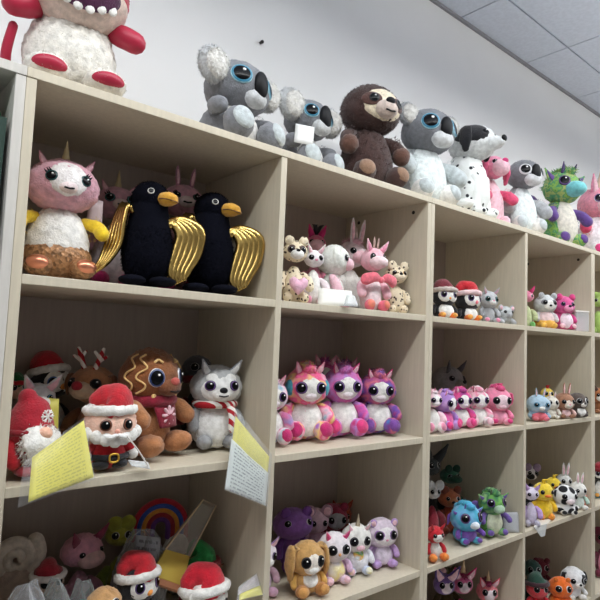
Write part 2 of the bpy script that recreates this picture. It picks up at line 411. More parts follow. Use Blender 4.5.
PLACED = []
def plush(name, label, cat, px, y, zb, top, view, group=None, H=None, **k):
    k = dict(k); h0 = k.get('hr', (.28, .25, .26)); b0 = k.get('br', (.21, .19, .30)); hc0 = k.get('hc', (0, -.02, None)); hw = k.get('hw'); pb = px; sc_ = 1.; H = None
    for _ in range(8):                  # (px, top) is where the middle and the crown of the head stand
        x = x_at(pb, y, zb); yw = yaw_for(x, y, view); hr_ = [h0[0]*sc_, h0[1]*sc_, min(.36, h0[2]*sc_)]
        H_ = H or .15; ox, oy = hc0[0]*H_, hc0[1]*H_; hxw, hyw = x+ox*math.cos(yw)-oy*math.sin(yw), y+ox*math.sin(yw)+oy*math.cos(yw)
        H = max(.05, z_at(top, hxw, hyw)-zb); v = math.radians(view)
        p = pix(hxw, hyw, zb+H*(1-hr_[2])); pb += px-p[0]
        if hw: sc_ = hw/(2*math.hypot(h0[0]*math.cos(v), h0[1]*math.sin(v))*H*FOC/((np.array([hxw, hyw, zb+H*.7])-CP)@fw))
    ls = sc_**.7; k['hr'] = tuple(hr_); k['br'] = (b0[0]*ls, b0[1]*ls, b0[2])
    if hw:
        a_ = k.get('armp', (.19, -.02, .46, .29, -.13, .27)); f_ = k.get('footp', (.16, -.20, .085, .095, .12, .085))
        zs = min(1., (1-2*hr_[2])/.48+.12); k['br'] = (b0[0]*ls, b0[1]*ls, b0[2]*min(1.05, max(.8, zs)))
        k['armp'] = (a_[0]*ls, a_[1]*ls, a_[2]*min(1, zs), a_[3]*ls, a_[4]*ls, a_[5]*min(1, zs)); k['footp'] = (f_[0]*ls, f_[1]*ls, f_[2], f_[3]*ls, f_[4]*ls, f_[5]); k['bc'] = min(k.get('bc', .30), k['br'][2])
    t = thing(name, (x, y, zb), yaw_for(x, y, view), label, cat, group)
    pxh = H*FOC/((np.array([x, y, zb])-CP)@fw)
    DET[0] = min(1.5, max(.55, pxh/75))*k.get('det', 1)
    g = k.get
    fz = g('fuzz', .03); fur = g('fur', 0.); nf = int(g('nfur', 900))
    body = g('body', WHITE); head = g('head', body)
    br = P3(H, g('br', (.21, .19, .30))); bc = g('bc', .30)*H
    hr = P3(H, g('hr', (.28, .25, .26)))
    hx, hy_, hz = g('hc', (0, -.02, None)); hz = (1-g('hr', (.28, .25, .26))[2]) if hz is None else hz
    lean = g('lean', 0)
    B = Ell((0, g('by', 0)*H, bc), br, rotx(lean), pear=g('pear', .22))
    PLACED.append((t, px, y, zb, top, label))
    mb = MB().ell(B, seg=30, fuzz=fz, fur=nf if fur else 0, furlen=fur*H); bo = mb.build('body', body, t)
    if g('belly'):
        q = g('bellyp', (0, 5, 48, 62)); MB().patch(B, sph(q[0], q[1]), q[2], q[3], lift=.06, base=.012, fuzz=.006).build('belly', g('belly'), bo)
    if g('lower'):   # a sequinned lower half of the body
        L = g('lower'); mb = MB(); B2 = Ell(B.c-np.array([0, 0, B.r[2]*.42]), (B.r[0]*1.13, B.r[1]*1.13, B.r[2]*.6), B.R, 0.); mb.ell(B2, seg=30, fuzz=.01); mb.build('lower_body', L, bo)
    # head
    HR = rotz(g('hyaw', 0))@rotx(g('hpitch', 0))@roty(g('hroll', 0))
    E = Ell((hx*H, hy_*H, hz*H), hr, HR, pear=g('hpear', .08))
    ho = MB().ell(E, seg=34, fuzz=fz*.8, fur=nf if fur else 0, furlen=fur*H).build('head', head, t)
    for fa in g('faces', []):            # coloured patches on the head: (material, az, el, width, height)
        MB().patch(E, sph(fa[1], fa[2]), fa[3], fa[4], lift=.035, base=fa[5] if len(fa) > 5 else .012, fuzz=.006).build('face_patch' if len(fa) < 7 else fa[6], fa[0], ho)
    mz = g('muz')                       # (material, rx, ry, rz, el)
    ME = None
    if mz:
        c = E.surf(sph(mz[5] if len(mz) > 5 else 0, mz[4]))[0]; ME = Ell(c+HR@np.array([0, mz[2]*.25*H, 0]), P3(H, mz[1:4]), HR)
        MB().ell(ME, seg=20, fuzz=.02).build('muzzle', mz[0], ho)
    if g('nose'):                       # (material, rx, rz, el)
        n = g('nose'); EE = ME if ME is not None and len(n) < 5 else E
        c = EE.surf(sph(0, n[3]))[0]; MB().ell(Ell(c, (n[1]*H, n[1]*H*.6, n[2]*H), HR), seg=14).build('nose', n[0], ho)
    if g('mouth'):
        EE = ME if ME is not None else E; el = g('mouth')
        mb = MB(); mb.tube([EE.surf(sph(a, el+abs(a)*.25), 1.01)[0] for a in (-26, -13, 0, 13, 26)], .008*H, n=6, sub=3); mb.build('mouth', NOSEB, ho)
    ey = g('eyes', (I_DARK, I_WHITE, 17, 27, 8))   # iris, rim, size deg, az, el
    if ey:
        for sx in g('eyeside', (-1, 1)):
            mb = MB(); mb.patch(E, sph(sx*ey[3], ey[4]), ey[2], ey[2]*(ey[5] if len(ey) > 5 else 1.12), lift=.055, base=ey[6] if len(ey) > 6 else .02, rings=(.68, .86, 1.), ms=(0, 1, 2), steps=9)
            q = Ell(E.c, E.r, E.R, E.pear); mb.patch(q, sph(sx*ey[3]+ey[2]*.18, ey[4]+ey[2]*.34), ey[2]*.2, ey[2]*.2, lift=.02, base=(ey[6] if len(ey) > 6 else .02)+.058, rings=(1.,), ms=(3,), n=10, steps=3)  # small white disc painted on the eye as its highlight
            mb.build('eye', [PUP, ey[0], ey[1], PAINTED_GLINT], ho)
    if g('lash'):
        for sx in (-1, 1):
            mb = MB()
            for a in (.25, .55, .85):
                p0 = E.surf(sph(sx*(ey[3]+ey[2]*a), ey[4]+ey[2]*1.15*math.sqrt(1-a*a*.8)), 1.03)[0]; p1 = E.surf(sph(sx*(ey[3]+ey[2]*(a+.28)), ey[4]+ey[2]*1.6*math.sqrt(1-a*a*.75)), 1.08)[0]
                mb.tube([p0, p1], [.009*H, .003*H], n=5, sub=2)
            mb.build('eyelashes', NOSEB, ho)
    for e in g('ears', []) if isinstance(g('ears', []), list) else [g('ears')]:
        kind, em, ei, sz = e[:4]; az, el = e[4:6] if len(e) > 5 else (68, 48)
        for sx in (e[6] if len(e) > 6 else (-1, 1)):
            c = E.surf(sph(sx*az, el))[0]; mb = MB(); mi = None
            out = E.R@(sph(sx*az, el)); s_ = sz*H
            if kind == 'round':
                A = Ell(c+out*s_*.45, (s_, s_*.38, s_), HR@roty(sx*12)); mb.ell(A, seg=18, fuzz=fz, fur=nf//3 if fur else 0, furlen=fur*H*1.3)
                if ei: mi = MB().ell(Ell(A.c+HR@np.array([0, -s_*.22, 0]), (s_*.68, s_*.26, s_*.68), A.R), seg=14, fuzz=fz)
            elif kind == 'koala':
                A = Ell(c+out*s_*.35, (s_, s_*.5, s_*.95), HR); mb.ell(A, seg=22, fuzz=.03, fur=1100, furlen=s_*.2)
                if ei: mi = MB().ell(Ell(A.c+HR@np.array([0, -s_*.3, -s_*.03]), (s_*.8, s_*.35, s_*.75), A.R), seg=18, fuzz=.03, fur=900, furlen=s_*.2)
            elif kind == 'point':
                tip = c+out*s_*1.5+np.array([0, 0, s_*.4]); mb.tube([c-out*s_*.3, c+out*s_*.5, tip], [s_*.62, s_*.5, s_*.12], n=12, flat=(HR@np.array([0, 1., 0]), .42))
                if ei: f_ = HR@np.array([0, -s_*.2, 0]); mi = MB().tube([c-out*s_*.1+f_, c+out*s_*.5+f_, c+out*s_*1.15+np.array([0, 0, s_*.3])+f_*.6], [s_*.4, s_*.32, s_*.08], n=10, flat=(HR@np.array([0, 1., 0]), .3))
            elif kind == 'long':
                d = out*.45+np.array([0, 0, 1.]); tip = c+d*s_*2.3; mb.tube([c-d*s_*.2, c+d*s_*.7, c+d*s_*1.6, tip], [s_*.32, s_*.45, s_*.4, s_*.15], n=12, flat=(HR@np.array([0, 1., 0]), .4))
                if ei: f_ = HR@np.array([0, -s_*.14, 0]); mi = MB().tube([c+d*s_*.3+f_, c+d*s_*1.+f_, c+d*s_*1.9+f_], [s_*.2, s_*.28, s_*.1], n=10, flat=(HR@np.array([0, 1., 0]), .4))
            elif kind == 'floppy':
                o2 = np.array([out[0], out[1], 0]); mb.tube([c-out*s_*.15, c+o2*s_*.5+np.array([0, 0, -s_*.1]), c+o2*s_*.72+np.array([0, 0, -s_*1.]), c+o2*s_*.6+np.array([0, 0, -s_*1.75])], [s_*.25, s_*.42, s_*.5, s_*.28], n=14, flat=(o2, .4))
                mb.v[-1] = mb.v[-1]+rng.normal(0, s_*.015, mb.v[-1].shape)
            eo = mb.build('ear', em, ho)
            if mi: mi.build('inner_ear', ei, eo)
    if g('horn'):
        m_, ln, az, el = g('horn'); c = E.surf(sph(az, el), .95)[0]; d = HR@sph(az, el); d = d*.5+np.array([0, 0, .8])
        mb = MB(); pts = [c+d*ln*H*u for u in np.linspace(0, 1, 7)]; mb.tube(pts, [ln*H*(.24*(1-u)+.02)*(1.0+.12*(i % 2)) for i, u in enumerate(np.linspace(0, 1, 7))], n=12, sub=3); mb.build('horn', m_, ho)
    if g('mane'):                       # tuft of hair down the back of the head
        m_ = g('mane'); mb = MB()
        for i, (el, q) in enumerate(((62, 1.), (85, 1.05), (112, 1.1), (140, 1.05), (165, 1.))):
            mb.ell(Ell(E.surf(sph(0, el), 1.)[0], (hr[0]*.33*q, hr[1]*.36, hr[2]*.26), HR), seg=14, fuzz=.08, fur=120, furlen=.06*H)
        mb.build('mane', m_, ho)
    if g('tuft'):
        m_, n_ = g('tuft'); mb = MB()
        for i in range(n_):
            a = rng.uniform(-30, 30); c = E.surf(sph(a, 72), .97)[0]; mb.tube([c, c+np.array([rng.uniform(-.05, .05), -.02, .09])*H, c+np.array([rng.uniform(-.1, .1), -.06, .12])*H], [.03*H, .026*H, .006*H], n=7, sub=3)
        mb.build('hair_tuft', m_, ho)
    # limbs
    am = g('arm', body)
    if am:
        a = g('armp', (.19, -.02, .46, .29, -.13, .27)); ar = g('armr', .068)
        for sx in g('armside', (-1, 1)):
            p0 = np.array([sx*a[0], a[1], a[2]])*H; p2 = np.array([sx*a[3], a[4], a[5]])*H; pm = (p0+p2)/2+np.array([sx*.03, 0, .015])*H
            mb = MB(); mb.tube([p0, pm, p2], [ar*.8*H, ar*H, ar*1.05*H], n=14, sub=5); mb.v[-1] = mb.v[-1]+rng.normal(0, fz*.12*ar*H*4, mb.v[-1].shape)
            if fur: mb.fur(Ell((p0+p2)/2, (ar*1.1*H, ar*1.1*H, np.linalg.norm(p2-p0)*.6)), nf//5, fur*H, 0)
            ao = mb.build('arm', am, t)
            if g('hand'): MB().ell(Ell(p2, [ar*1.22*H]*3), seg=16, fuzz=fz).build('hand', g('hand'), ao)
    fm = g('foot', body)
    if fm:
        f = g('footp', (.16, -.20, .085, .095, .12, .085))
        for sx in (-1, 1):
            Ft = Ell((sx*f[0]*H, f[1]*H, max(f[2], f[5]*1.0+f[4]*.1)*H), P3(H, f[3:6]), rotz(sx*g('splay', 14))@rotx(-10)); fo = MB().ell(Ft, seg=20, fuzz=fz).build('foot', fm, t)
            if g('pad'): MB().patch(Ft, (0, -1, .12), 52, 52, lift=.06, base=.02).build('foot_pad', g('pad'), fo)
    if g('legs'):                       # straight standing front legs
        m_, lx, ly, lh, lr = g('legs')
        for sx in (-1, 1):
            mb = MB(); mb.tube([(sx*lx*H, ly*H+.02*H, lh*H), (sx*lx*1.05*H, ly*H, lh*.5*H), (sx*lx*1.1*H, ly*H-.01*H, lr*H)], [lr*1.05*H, lr*.9*H, lr*H], n=14); mb.ell(Ell((sx*lx*1.1*H, (ly-.045)*H, lr*.8*H), (lr*1.15*H, lr*1.5*H, lr*.8*H)), seg=14); mb.build('leg', m_, t)
    if g('tail'):
        m_, tp, tr = g('tail'); mb = MB(); mb.tube([P3(H, p) for p in tp], [r*H for r in tr], n=12); mb.build('tail', m_, t)
    if g('scarf'):
        m_, dr = g('scarf'); zz = (hz-g('hr', (.28, .25, .26))[2]*.86)*H; mb = MB(); rr = B.r[0]*.86
        mb.tube([(rr*math.cos(a), hy_*H*.5+rr*.95*math.sin(a), zz-.012*H*math.sin(a*1)) for a in np.linspace(0, 2*PI, 12, endpoint=False)], .05*H, n=10, sub=3, closed=True)
        for d in dr: mb.tube([(d[0]*H, -rr*.95+hy_*H*.5, zz), (d[1]*H, -rr*1.25, zz-.09*H), (d[2]*H, -rr*1.3, zz-d[3]*H)], [.045*H, .055*H, .06*H], n=10, flat=((0, 1, 0), .3))
        mb.build('scarf', m_, t)
    if g('hat'): santa_hat(E, ho, H, **g('hat'))
    if g('wings'):
        m_, ws, wz = g('wings')
        for sx in (-1, 1):
            mb = MB(); mb.tube([(sx*.12*H, .14*H, wz*H), (sx*(.12+ws*.6)*H, .2*H, (wz+.12)*H), (sx*(.12+ws)*H, .18*H, (wz-.06)*H)], [.05*H, .11*H, .02*H], n=12, flat=((0, 1, 0), .25)); mb.build('wing', m_, t)
    t['H'] = H; t['E'] = None; DET[0] = 1.
    del t['H'], t['E']
    return t, H, E, B, ho
# ---- on top of the units
KO = dict(body=GREY, head=GREY, hr=(.40, .36, .31), hc=(0, -.1, None), br=(.36, .3, .31), bc=.28, belly=WHITE, bellyp=(0, 8, 55, 60), muz=(fab(206, 208, 210), .15, .1, .1, -34), nose=(NOSEB, .1, .15, -6, 1), eyes=(iris(58, 128, 158), fab(170, 214, 228), 20, 37, 6), ears=[('koala', fab(206, 208, 210), WHITE, .2, 82, 14)], arm=GREY, armp=(.28, -.05, .4, .4, -.24, .38), armr=.085, foot=GREY, pad=SILV, footp=(.27, -.4, .17, .17, .16, .17), fur=.022, nfur=1500, fuzz=.02)
plush('koala_plush', 'grey koala plush with big white ears, first koala from the left atop the shelves', 'plush toy', 237, .15, ZT, 67, 46, 'koala plushes on top of the shelving', hw=66, **KO)
t, H, E, B, ho = plush('koala_plush', 'lower grey koala plush with paper tag by its cheek, between first koala and brown sloth', 'plush toy', 308, .15, ZT, 95, 48, 'koala plushes on top of the shelving', hw=50, **KO)
mb = MB(); mb.sheet((-.46*H, -.30*H, .30*H), (-.28*H, -.44*H, .28*H), (-.24*H, -.42*H, .52*H), (-.42*H, -.28*H, .54*H), 4, 4); mb.build('paper_tag', gloss(238, 238, 236, rough=.5), t, solid=.001)
SL = dict(body=DBROWN, head=DBROWN, hr=(.33, .3, .265), hc=(0, -.04, None), br=(.28, .24, .33), bc=.31, faces=[(CREAM, 0, -4, 50, 42, .015), (fab(92, 62, 56), -31, 2, 21, 17, .05, 'eye_patch'), (fab(92, 62, 56), 31, 2, 21, 17, .05, 'eye_patch')], eyes=(I_DARK, fab(60, 45, 44), 10, 27, 3, 1.1, .075), muz=(fab(214, 196, 186), .12, .1, .085, -16), nose=(NOSEB, .05, .035, 40), mouth=-30, ears=[], arm=DBROWN, armp=(.22, -.04, .5, .33, -.16, .36), armr=.07, hand=fab(100, 68, 56), foot=DBROWN, pad=fab(150, 118, 96), footp=(.2, -.25, .1, .11, .13, .1), fur=.03, nfur=1500)
plush('sloth_plush', 'dark brown sloth plush with a cream face mask, sitting between two koalas', 'plush toy', 370, .14, ZT, 89, 36, hw=60, **SL)
K2 = dict(KO, hr=(.34, .3, .27), br=(.3, .26, .36), bc=.33, body=LGREY, head=GREY, belly=fab(232, 240, 240), bellyp=(0, 0, 66, 75), arm=SILV, armp=(.24, -.06, .45, .4, -.22, .33), armr=.085, footp=(.2, -.25, .11, .12, .14, .11), foot=WHITE, eyes=(iris(58, 128, 158), fab(170, 214, 228), 21, 36, 6), muz=(fab(214, 216, 218), .13, .09, .085, -34), nose=(NOSEB, .075, .11, -6, 1), ears=[('koala', LGREY, WHITE, .12, 88, 26)])
plush('koala_plush', 'tall grey koala plush with large white belly, between sloth and dalmatian', 'plush toy', 428, .14, ZT, 111, 44, 'koala plushes on top of the shelving', hw=54, **K2)
DALM = spot((236, 238, 236), (26, 26, 34), 34, .2)
plush('dalmatian_plush', 'white dalmatian dog plush with black spots and black ears, sitting upright', 'plush toy', 472, .14, ZT, 130, 60, body=DALM, head=fab(228, 230, 230), hr=(.17, .2, .15), hc=(0, -.07, None), br=(.2, .2, .4), bc=.38, pear=.3, eyes=(I_DARK, I_DARK, 11, 30, 18), faces=[(BLACK, 70, 24, 52, 40, .02), (BLACK, -70, 24, 52, 40, .02)], muz=(fab(230, 232, 232), .085, .16, .075, -14), nose=(NOSEB, .04, .035, 22), ears=[('floppy', BLACK, None, .13, 78, 38)], arm=None, legs=(DALM, .1, -.17, .42, .06), foot=DALM, footp=(.2, -.06, .07, .09, .15, .07), tail=(DALM, [(0, .18, .1), (.1, .3, .12), (.2, .33, .2)], [.04, .035, .02]), hw=46)
plush('puppy_plush', 'pink floppy-eared plush squeezed between dalmatian and last koala', 'plush toy', 493, .13, ZT, 156, 44, body=LPINK, head=PINK, hr=(.28, .27, .24), hc=(0, -.05, None), br=(.27, .22, .36), bc=.33, muz=(LPINK, .13, .12, .11, -14), nose=(HOTP, .05, .035, 45), eyes=(I_DARK, I_WHITE, 14, 34, 14), ears=[('floppy', fab(214, 92, 128), LPINK, .16, 80, 40)], arm=fab(222, 80, 120), armp=(.2, -.06, .5, .32, -.26, .4), fur=.02, hw=26)
plush('koala_plush', 'smaller grey koala plush with white eye rings beside the green dragon', 'plush toy', 524, .14, ZT, 163, 44, 'koala plushes on top of the shelving', hw=34, **dict(K2, eyes=(I_WHITE, I_WHITE, 22, 36, 4), arm=LGREY, ears=[]))
DG = mot((60, 130, 80), (150, 190, 90), (70, 150, 110), (190, 200, 120), (80, 160, 90), scale=34)
def dragon(px, y, zb, top, view, label, group=None, gr=DG, limb=fab(98, 66, 140), snout=fab(120, 200, 206), horn=fab(80, 62, 110), belly=OFFW, **k):
    kw = dict(body=gr, head=gr, hr=(.28, .26, .24), hc=(0, -.05, None), br=(.25, .22, .34), bc=.33, belly=belly, bellyp=(0, 2, 52, 66), muz=(snout, .14, .16, .10, -16), eyes=(I_PURP, I_DARK, 19, 38, 12), horn=None, ears=[('point', horn, None, .07, 40, 58), ('point', gr, limb, .1, 82, 25)], mane=gr, arm=limb, armp=(.2, -.08, .48, .33, -.2, .36), armr=.065, foot=gr, pad=limb, tail=(gr, [(0, .2, .12), (.16, .34, .1), (.34, .34, .16)], [.1, .07, .03]), wings=(limb, .3, .5), fur=.02)
    kw.update(k); return plush('dragon_plush', label, 'plush toy', px, y, zb, top, view, group, **kw)
dragon(562, .13, ZT, 174, 48, 'speckled green dragon plush with purple arms and teal snout atop the shelves', hw=36)
plush('unicorn_plush', 'white plush with hot pink arms beside dragon, cut by the right edge', 'plush toy', 596, .13, ZT, 190, 45, body=fab(240, 232, 236), head=fab(230, 150, 170), hr=(.27, .25, .25), br=(.28, .22, .34), bc=.33, muz=(LPINK, .15, .14, .11, -16), eyes=(I_PURP, I_WHITE, 15, 34, 10), ears=[('point', PINK, LPINK, .12, 50, 50)], horn=(fab(214, 190, 170), .2, 0, 74), arm=fab(224, 70, 110), armp=(.2, -.08, .48, .36, -.2, .38), foot=WHITE, pad=HOTP, fur=.02, hw=34)
# big red and white open-mouthed plush in the corner
x = x_at(67, .13, ZT); t = thing('monster_plush', (x, .13, ZT), yaw_for(x, .13, 10), 'big red and white plush with open toothy mouth, topmost at the left', 'plush toy')
DET[0] = 1.5
WF = fab(236, 232, 224); JAW = fab(222, 200, 188); RS = gloss(176, 30, 62, rough=.45)
B = Ell((0, 0, .098), (.092, .076, .105), I3, .16); bo = MB().ell(B, seg=44, fuzz=.025, fur=1600, furlen=.007).build('body', WF, t)
E = Ell((0, -.03, .222), (.104, .092, .085)); ho = MB().ell(E, seg=44, fuzz=.01, fur=1300, furlen=.006).build('head', fab(178, 40, 64), t)
MB().patch(E, sph(0, -52), 66, 48, lift=.05, base=.03, fuzz=.006, steps=14, n=40).build('jaw', JAW, ho)
MB().patch(E, sph(0, -27), 44, 23, lift=.02, base=.09, n=40).build('mouth', fab(84, 34, 74), ho)
for a in (-36, -22, -8, 8, 22, 36):
    c = E.surf(sph(a, -47+abs(a)*.36), 1.11)[0]; MB().tube([c, c+np.array([0, -.002, .019])], [.0095, .002], n=8, sub=3, flat=((0, 1, 0), .5)).build('tooth', WHITE, ho)
for sx in (-1, 1):
    MB().patch(E, sph(sx*40, 38), 17, 19, lift=.06, base=.02, rings=(.55, .85, 1), ms=(0, 1, 2)).build('eye', [PUP, I_DARK, I_WHITE], ho)
    mb = MB(); mb.tube([(sx*.07, -.02, .165), (sx*.095, -.045, .152), (sx*.118, -.055, .142)], [.017, .024, .023], n=18); mb.build('arm', RS, t)
    fo = MB().ell(Ell((sx*.055, -.075, .022), (.042, .046, .027)), seg=22, fuzz=.02, fur=300, furlen=.007).build('foot', WF, t)
    MB().patch(Ell((sx*.055, -.075, .022), (.042, .046, .027)), (0, -1, -.1), 52, 30, lift=.05, base=.04).build('foot_pad', RS, fo)
mb = MB(); mb.tube([(-.07, .04, .03), (-.112, .02, .03), (-.122, -.01, .06), (-.115, -.03, .11)], [.014, .012, .010, .009], n=10); mb.build('tail', RS, t); DET[0] = 1

# ---- first column, upper shelf
z = ZS[0]
UN = dict(body=WHITE, head=fab(222, 168, 184), hr=(.30, .27, .225), hc=(0, -.04, None), br=(.25, .22, .32), bc=.31, pear=.1, faces=[(fab(244, 236, 236), 0, 6, 34, 44, .014)], muz=(fab(240, 222, 222), .075, .05, .05, -16), mouth=-20, eyes=(iris(24, 70, 72), I_DARK, 10.5, 26, 4, 1.2), lash=True, ears=[('point', fab(214, 150, 170), LPINK, .05, 58, 44)], horn=(gloss(206, 190, 150, rough=.4, metal=.5), .13, 0, 78), arm=YEL, armp=(.2, -.03, .5, .33, -.13, .41), armr=.058, lower=sequin(166, 122, 84), foot=sequin(160, 118, 82), pad=COPPER, footp=(.17, -.2, .075, .11, .12, .08), fur=.012, nfur=1200)
t_, H, E, B, ho = plush('unicorn_plush', 'large pink unicorn plush with yellow arms and brown sequin base', 'plush toy', 61, .15, z, 164, 10, hw=70, **UN)
MB().sheet((.23*H, .06*H, .5*H), (.36*H, .05*H, .5*H), (.36*H, .07*H, .74*H), (.24*H, .08*H, .76*H), 3, 3).build('paper_tag', gloss(214, 196, 200, rough=.5), t_, solid=.001)
plush('unicorn_plush', 'dusky pink unicorn plush half hidden behind left black bird, magenta feet', 'plush toy', 116, .28, z, 190, 14, hw=42, **dict(UN, body=fab(236, 224, 228), head=fab(224, 172, 190), lower=None, foot=HOTP, pad=MAG, arm=fab(196, 140, 160), eyes=(I_TEAL, I_DARK, 15, 29, 4), faces=[]))
plush('unicorn_plush', 'dusky pink eared plush in shade between the two black birds', 'plush toy', 182, .285, z, 188, 14, hw=42, **dict(UN, body=fab(226, 180, 198), head=fab(224, 170, 190), lower=None, foot=HOTP, pad=MAG, arm=fab(196, 140, 160), faces=[], horn=None, ears=[('long', fab(190, 130, 156), LPINK, .05, 40, 58)]))
def black_fur():
    m, nt, b = _new('black_bird_plush'); b.inputs['Base Color'].default_value = lin((16, 17, 26)); b.inputs['Roughness'].default_value = 1.; b.inputs['Specular IOR Level'].default_value = .05; bump(nt, b, 260, .5); return m
_K = black_fur()
def blackbird(px, y, top, view, label, hyaw=50):
    x = x_at(px, y, z); H = z_at(top, x, y)-z; t = thing('blackbird_plush', (x, y, z), yaw_for(x, y, view), label, 'plush toy', 'black bird plushes with gold wings')
    DET[0] = 1.3; K = _K
    B = Ell((0, .01*H, .40*H), P3(H, (.225, .22, .40)), I3, .2); bo = MB().ell(B, seg=44, fuzz=.012, fur=2600, furlen=.009).build('body', K, t)
    HR = rotz(hyaw); E = Ell((0, -.0*H, .83*H), P3(H, (.165, .175, .16)), HR); mb = MB().ell(E, seg=36, fuzz=.01, fur=1100, furlen=.007); mb.tube([(0, .01*H, .5*H), (0, .005*H, .66*H), (0, 0, .8*H)], [.205*H, .18*H, .15*H], n=28); ho = mb.build('head', K, t)
    c = E.surf(sph(0, -6))[0]; q = lambda a, b, d: c+HR@np.array([a*H, b*H, d*H])
    mb = MB(); mb.tube([q(0, .03, 0), q(0, -.04, 0), q(0, -.09, -.01), q(0, -.115, -.025)], [.078*H, .082*H, .064*H, .03*H], n=18, flat=((0, 0, 1), .8)); be = mb.build('beak', fab(214, 158, 52, var=.08), ho)
    MB().tube([q(-.083, 0, -.012), q(-.068, -.07, -.016), q(0, -.147, -.038), q(.068, -.07, -.016), q(.083, 0, -.012)], .006*H, n=6).build('beak_line', fab(110, 70, 30), be)
    for sx in (-1, 1):
        MB().patch(E, sph(sx*50, 14), 11, 11, lift=.03, base=.03, rings=(.55, .7, 1), ms=(0, 1, 2), n=18).build('eye', [PUP, I_DARK, gloss(230, 230, 226, rough=.3)], ho)
        MB().ell(Ell((sx*.13*H, -.22*H, .045*H), P3(H, (.12, .16, .045))), seg=18, fuzz=.02).build('foot', K, t)
    mb = MB(); s0 = np.array([.15*H, -.04*H, .60*H])          # right wing: fanned flat to the front
    for i in range(5):
        w_ = i/4; pts = [(.0, 0, .02-.05*(1-w_)), (.07+.08*w_, .0, .055-.05*(1-w_)), (.13+.18*w_, -.02, -.03-.07*(1-w_)), (.1+.2*w_, -.03, -.24), (.06+.15*w_, -.05, -.43), (.1+.09*w_, -.07, -.55+.012*i)]
        mb.tube([s0+P3(H, p) for p in pts], [.028*H, .044*H, .048*H, .044*H, .036*H, .016*H], n=10, sub=5, flat=((0, 1, 0), .7))
    mb.build('wing', GOLD, t)
    mb = MB(); s0 = np.array([-.16*H, -.1*H, .66*H])           # left wing: its edge to the front
    for i in range(5):
        w_ = i/4; pts = [(.0, .03*i, .02), (-.04-.04*w_, .03*i-.01, .06+.01*i), (-.07-.08*w_, .03*i-.03, -.1), (-.09-.11*w_, .025*i-.05, -.3), (-.18-.07*w_, .02*i-.07, -.47), (-.28-.03*w_, .015*i-.08, -.57)]
        mb.tube([s0+P3(H, p) for p in pts], [.024*H, .036*H, .04*H, .036*H, .03*H, .014*H], n=10, sub=5, flat=((1, 0, 0), .7))
    mb.build('wing', GOLD, t)
    mb = MB(); mb.tube([(0, .2*H, .12*H), (0, .26*H, .05*H), (0, .3*H, .03*H)], [.08*H, .09*H, .04*H], n=12, flat=((0, 0, 1), .4)); mb.build('tail', K, t); DET[0] = 1
blackbird(145, .12, 185, 4, 'black bird plush with gold wings, left one showing its ringed eye', 44)
blackbird(222, .12, 197, 6, 'black bird plush with gold wings, right one beside the divider', 52)

# ---- second column, upper shelf
LEO = spot((232, 218, 190), (70, 52, 44), 90, .27)
t, H, E, B, ho = plush('leopard_plush', 'cream spotted leopard plush holding a pink heart', 'plush toy', 295, .085, z, 241, 16, body=LEO, head=LEO, hr=(.27, .22, .23), faces=[(fab(84, 66, 60), -30, 6, 22, 26, .012), (fab(84, 66, 60), 30, 6, 22, 26, .012)], eyes=(I_DARK, I_DARK, 14, 29, 4, 1.1, .03), muz=(WHITE, .11, .08, .08, -22), nose=(NOSEB, .035, .025, 40), ears=[('round', LEO, CREAM, .08, 50, 48)], arm=LEO, hw=25)
mb = MB(); hp = [(0, -.04), (.05, .0), (.115, .07), (.12, .13), (.07, .165), (.015, .14), (0, .11)]
HV = [(x_, z_) for x_, z_ in hp]+[(-x_, z_) for x_, z_ in hp[::-1][1:-1]]; V = []; 
for s_, yy in ((.55, -.36), (.92, -.33), (1., -.29), (.92, -.25), (.55, -.22)): V += [(a*1.25*s_*H, yy*H, (.26+(b-.06)*1.35*s_)*H) for a, b in HV]
n = len(HV); mb.add(V, [(i*n+j, i*n+(j+1) % n, (i+1)*n+(j+1) % n, (i+1)*n+j) for i in range(4) for j in range(n)]+[tuple(range(n-1, -1, -1)), tuple(4*n+j for j in range(n))]); mb.build('heart', fab(236, 186, 208), t)
SM = dict(foot=None)
plush('cat_plush', 'slim white cat plush with dark eyes next to the heart-holding leopard', 'plush toy', 314, .095, z, 251, 18, body=WHITE, head=fab(240, 234, 238), hr=(.26, .22, .22), br=(.19, .17, .33), bc=.32, ears=[('point', WHITE, LPINK, .09, 48, 46)], eyes=(I_DARK, I_DARK, 17, 30, 2), nose=(PINK, .03, .02, -14), arm=fab(240, 226, 232), foot=LPINK, pad=PINK, hw=20)
plush('flamingo_plush', 'pink plush with dark crest behind the white cat', 'plush toy', 315, .26, z, 235, 14, body=PINK, head=fab(222, 110, 146), hr=(.26, .24, .22), hat=None, tuft=(BLACK, 4), ears=[('point', MAG, None, .08, 45, 52)], eyes=(I_DARK, I_WHITE, 13, 30, 4), muz=(LPINK, .1, .08, .07, -16), hw=22)
WOOL = fab(234, 236, 230)
t, H, E, B, ho = plush('lamb_plush', 'fluffy white lamb plush turned aside behind a blank white card', 'plush toy', 334, .105, z, 246, 84, body=WOOL, head=WOOL, hr=(.28, .26, .25), fur=.03, eyes=(I_DARK, I_WHITE, 13, 34, 4), muz=(LPINK, .13, .1, .1, -16), ears=[('floppy', WOOL, LPINK, .12, 76, 34)], arm=LPINK, foot=PINK, hw=32)
xx = x_at(336, .012, z); t = thing('info_card', (xx, .012, z), yaw_for(xx, .03, 0), 'blank white card propped in front of the white lamb plush', 'card')
MB().sheet((-.05, 0, .001), (.042, -.004, .001), (.042, .02, .045), (-.05, .02, .05), 6, 4, sag=.002, nrm=(0, -1, 0)).build('card', gloss(236, 236, 230, rough=.5), t, solid=.0015)
MB().sheet((.02, -.012, .001), (.06, -.004, .001), (.05, .01, .03), (.03, .01, .04), 4, 4).build('clear_flap', clear('clear_wrap'), t, solid=.001)
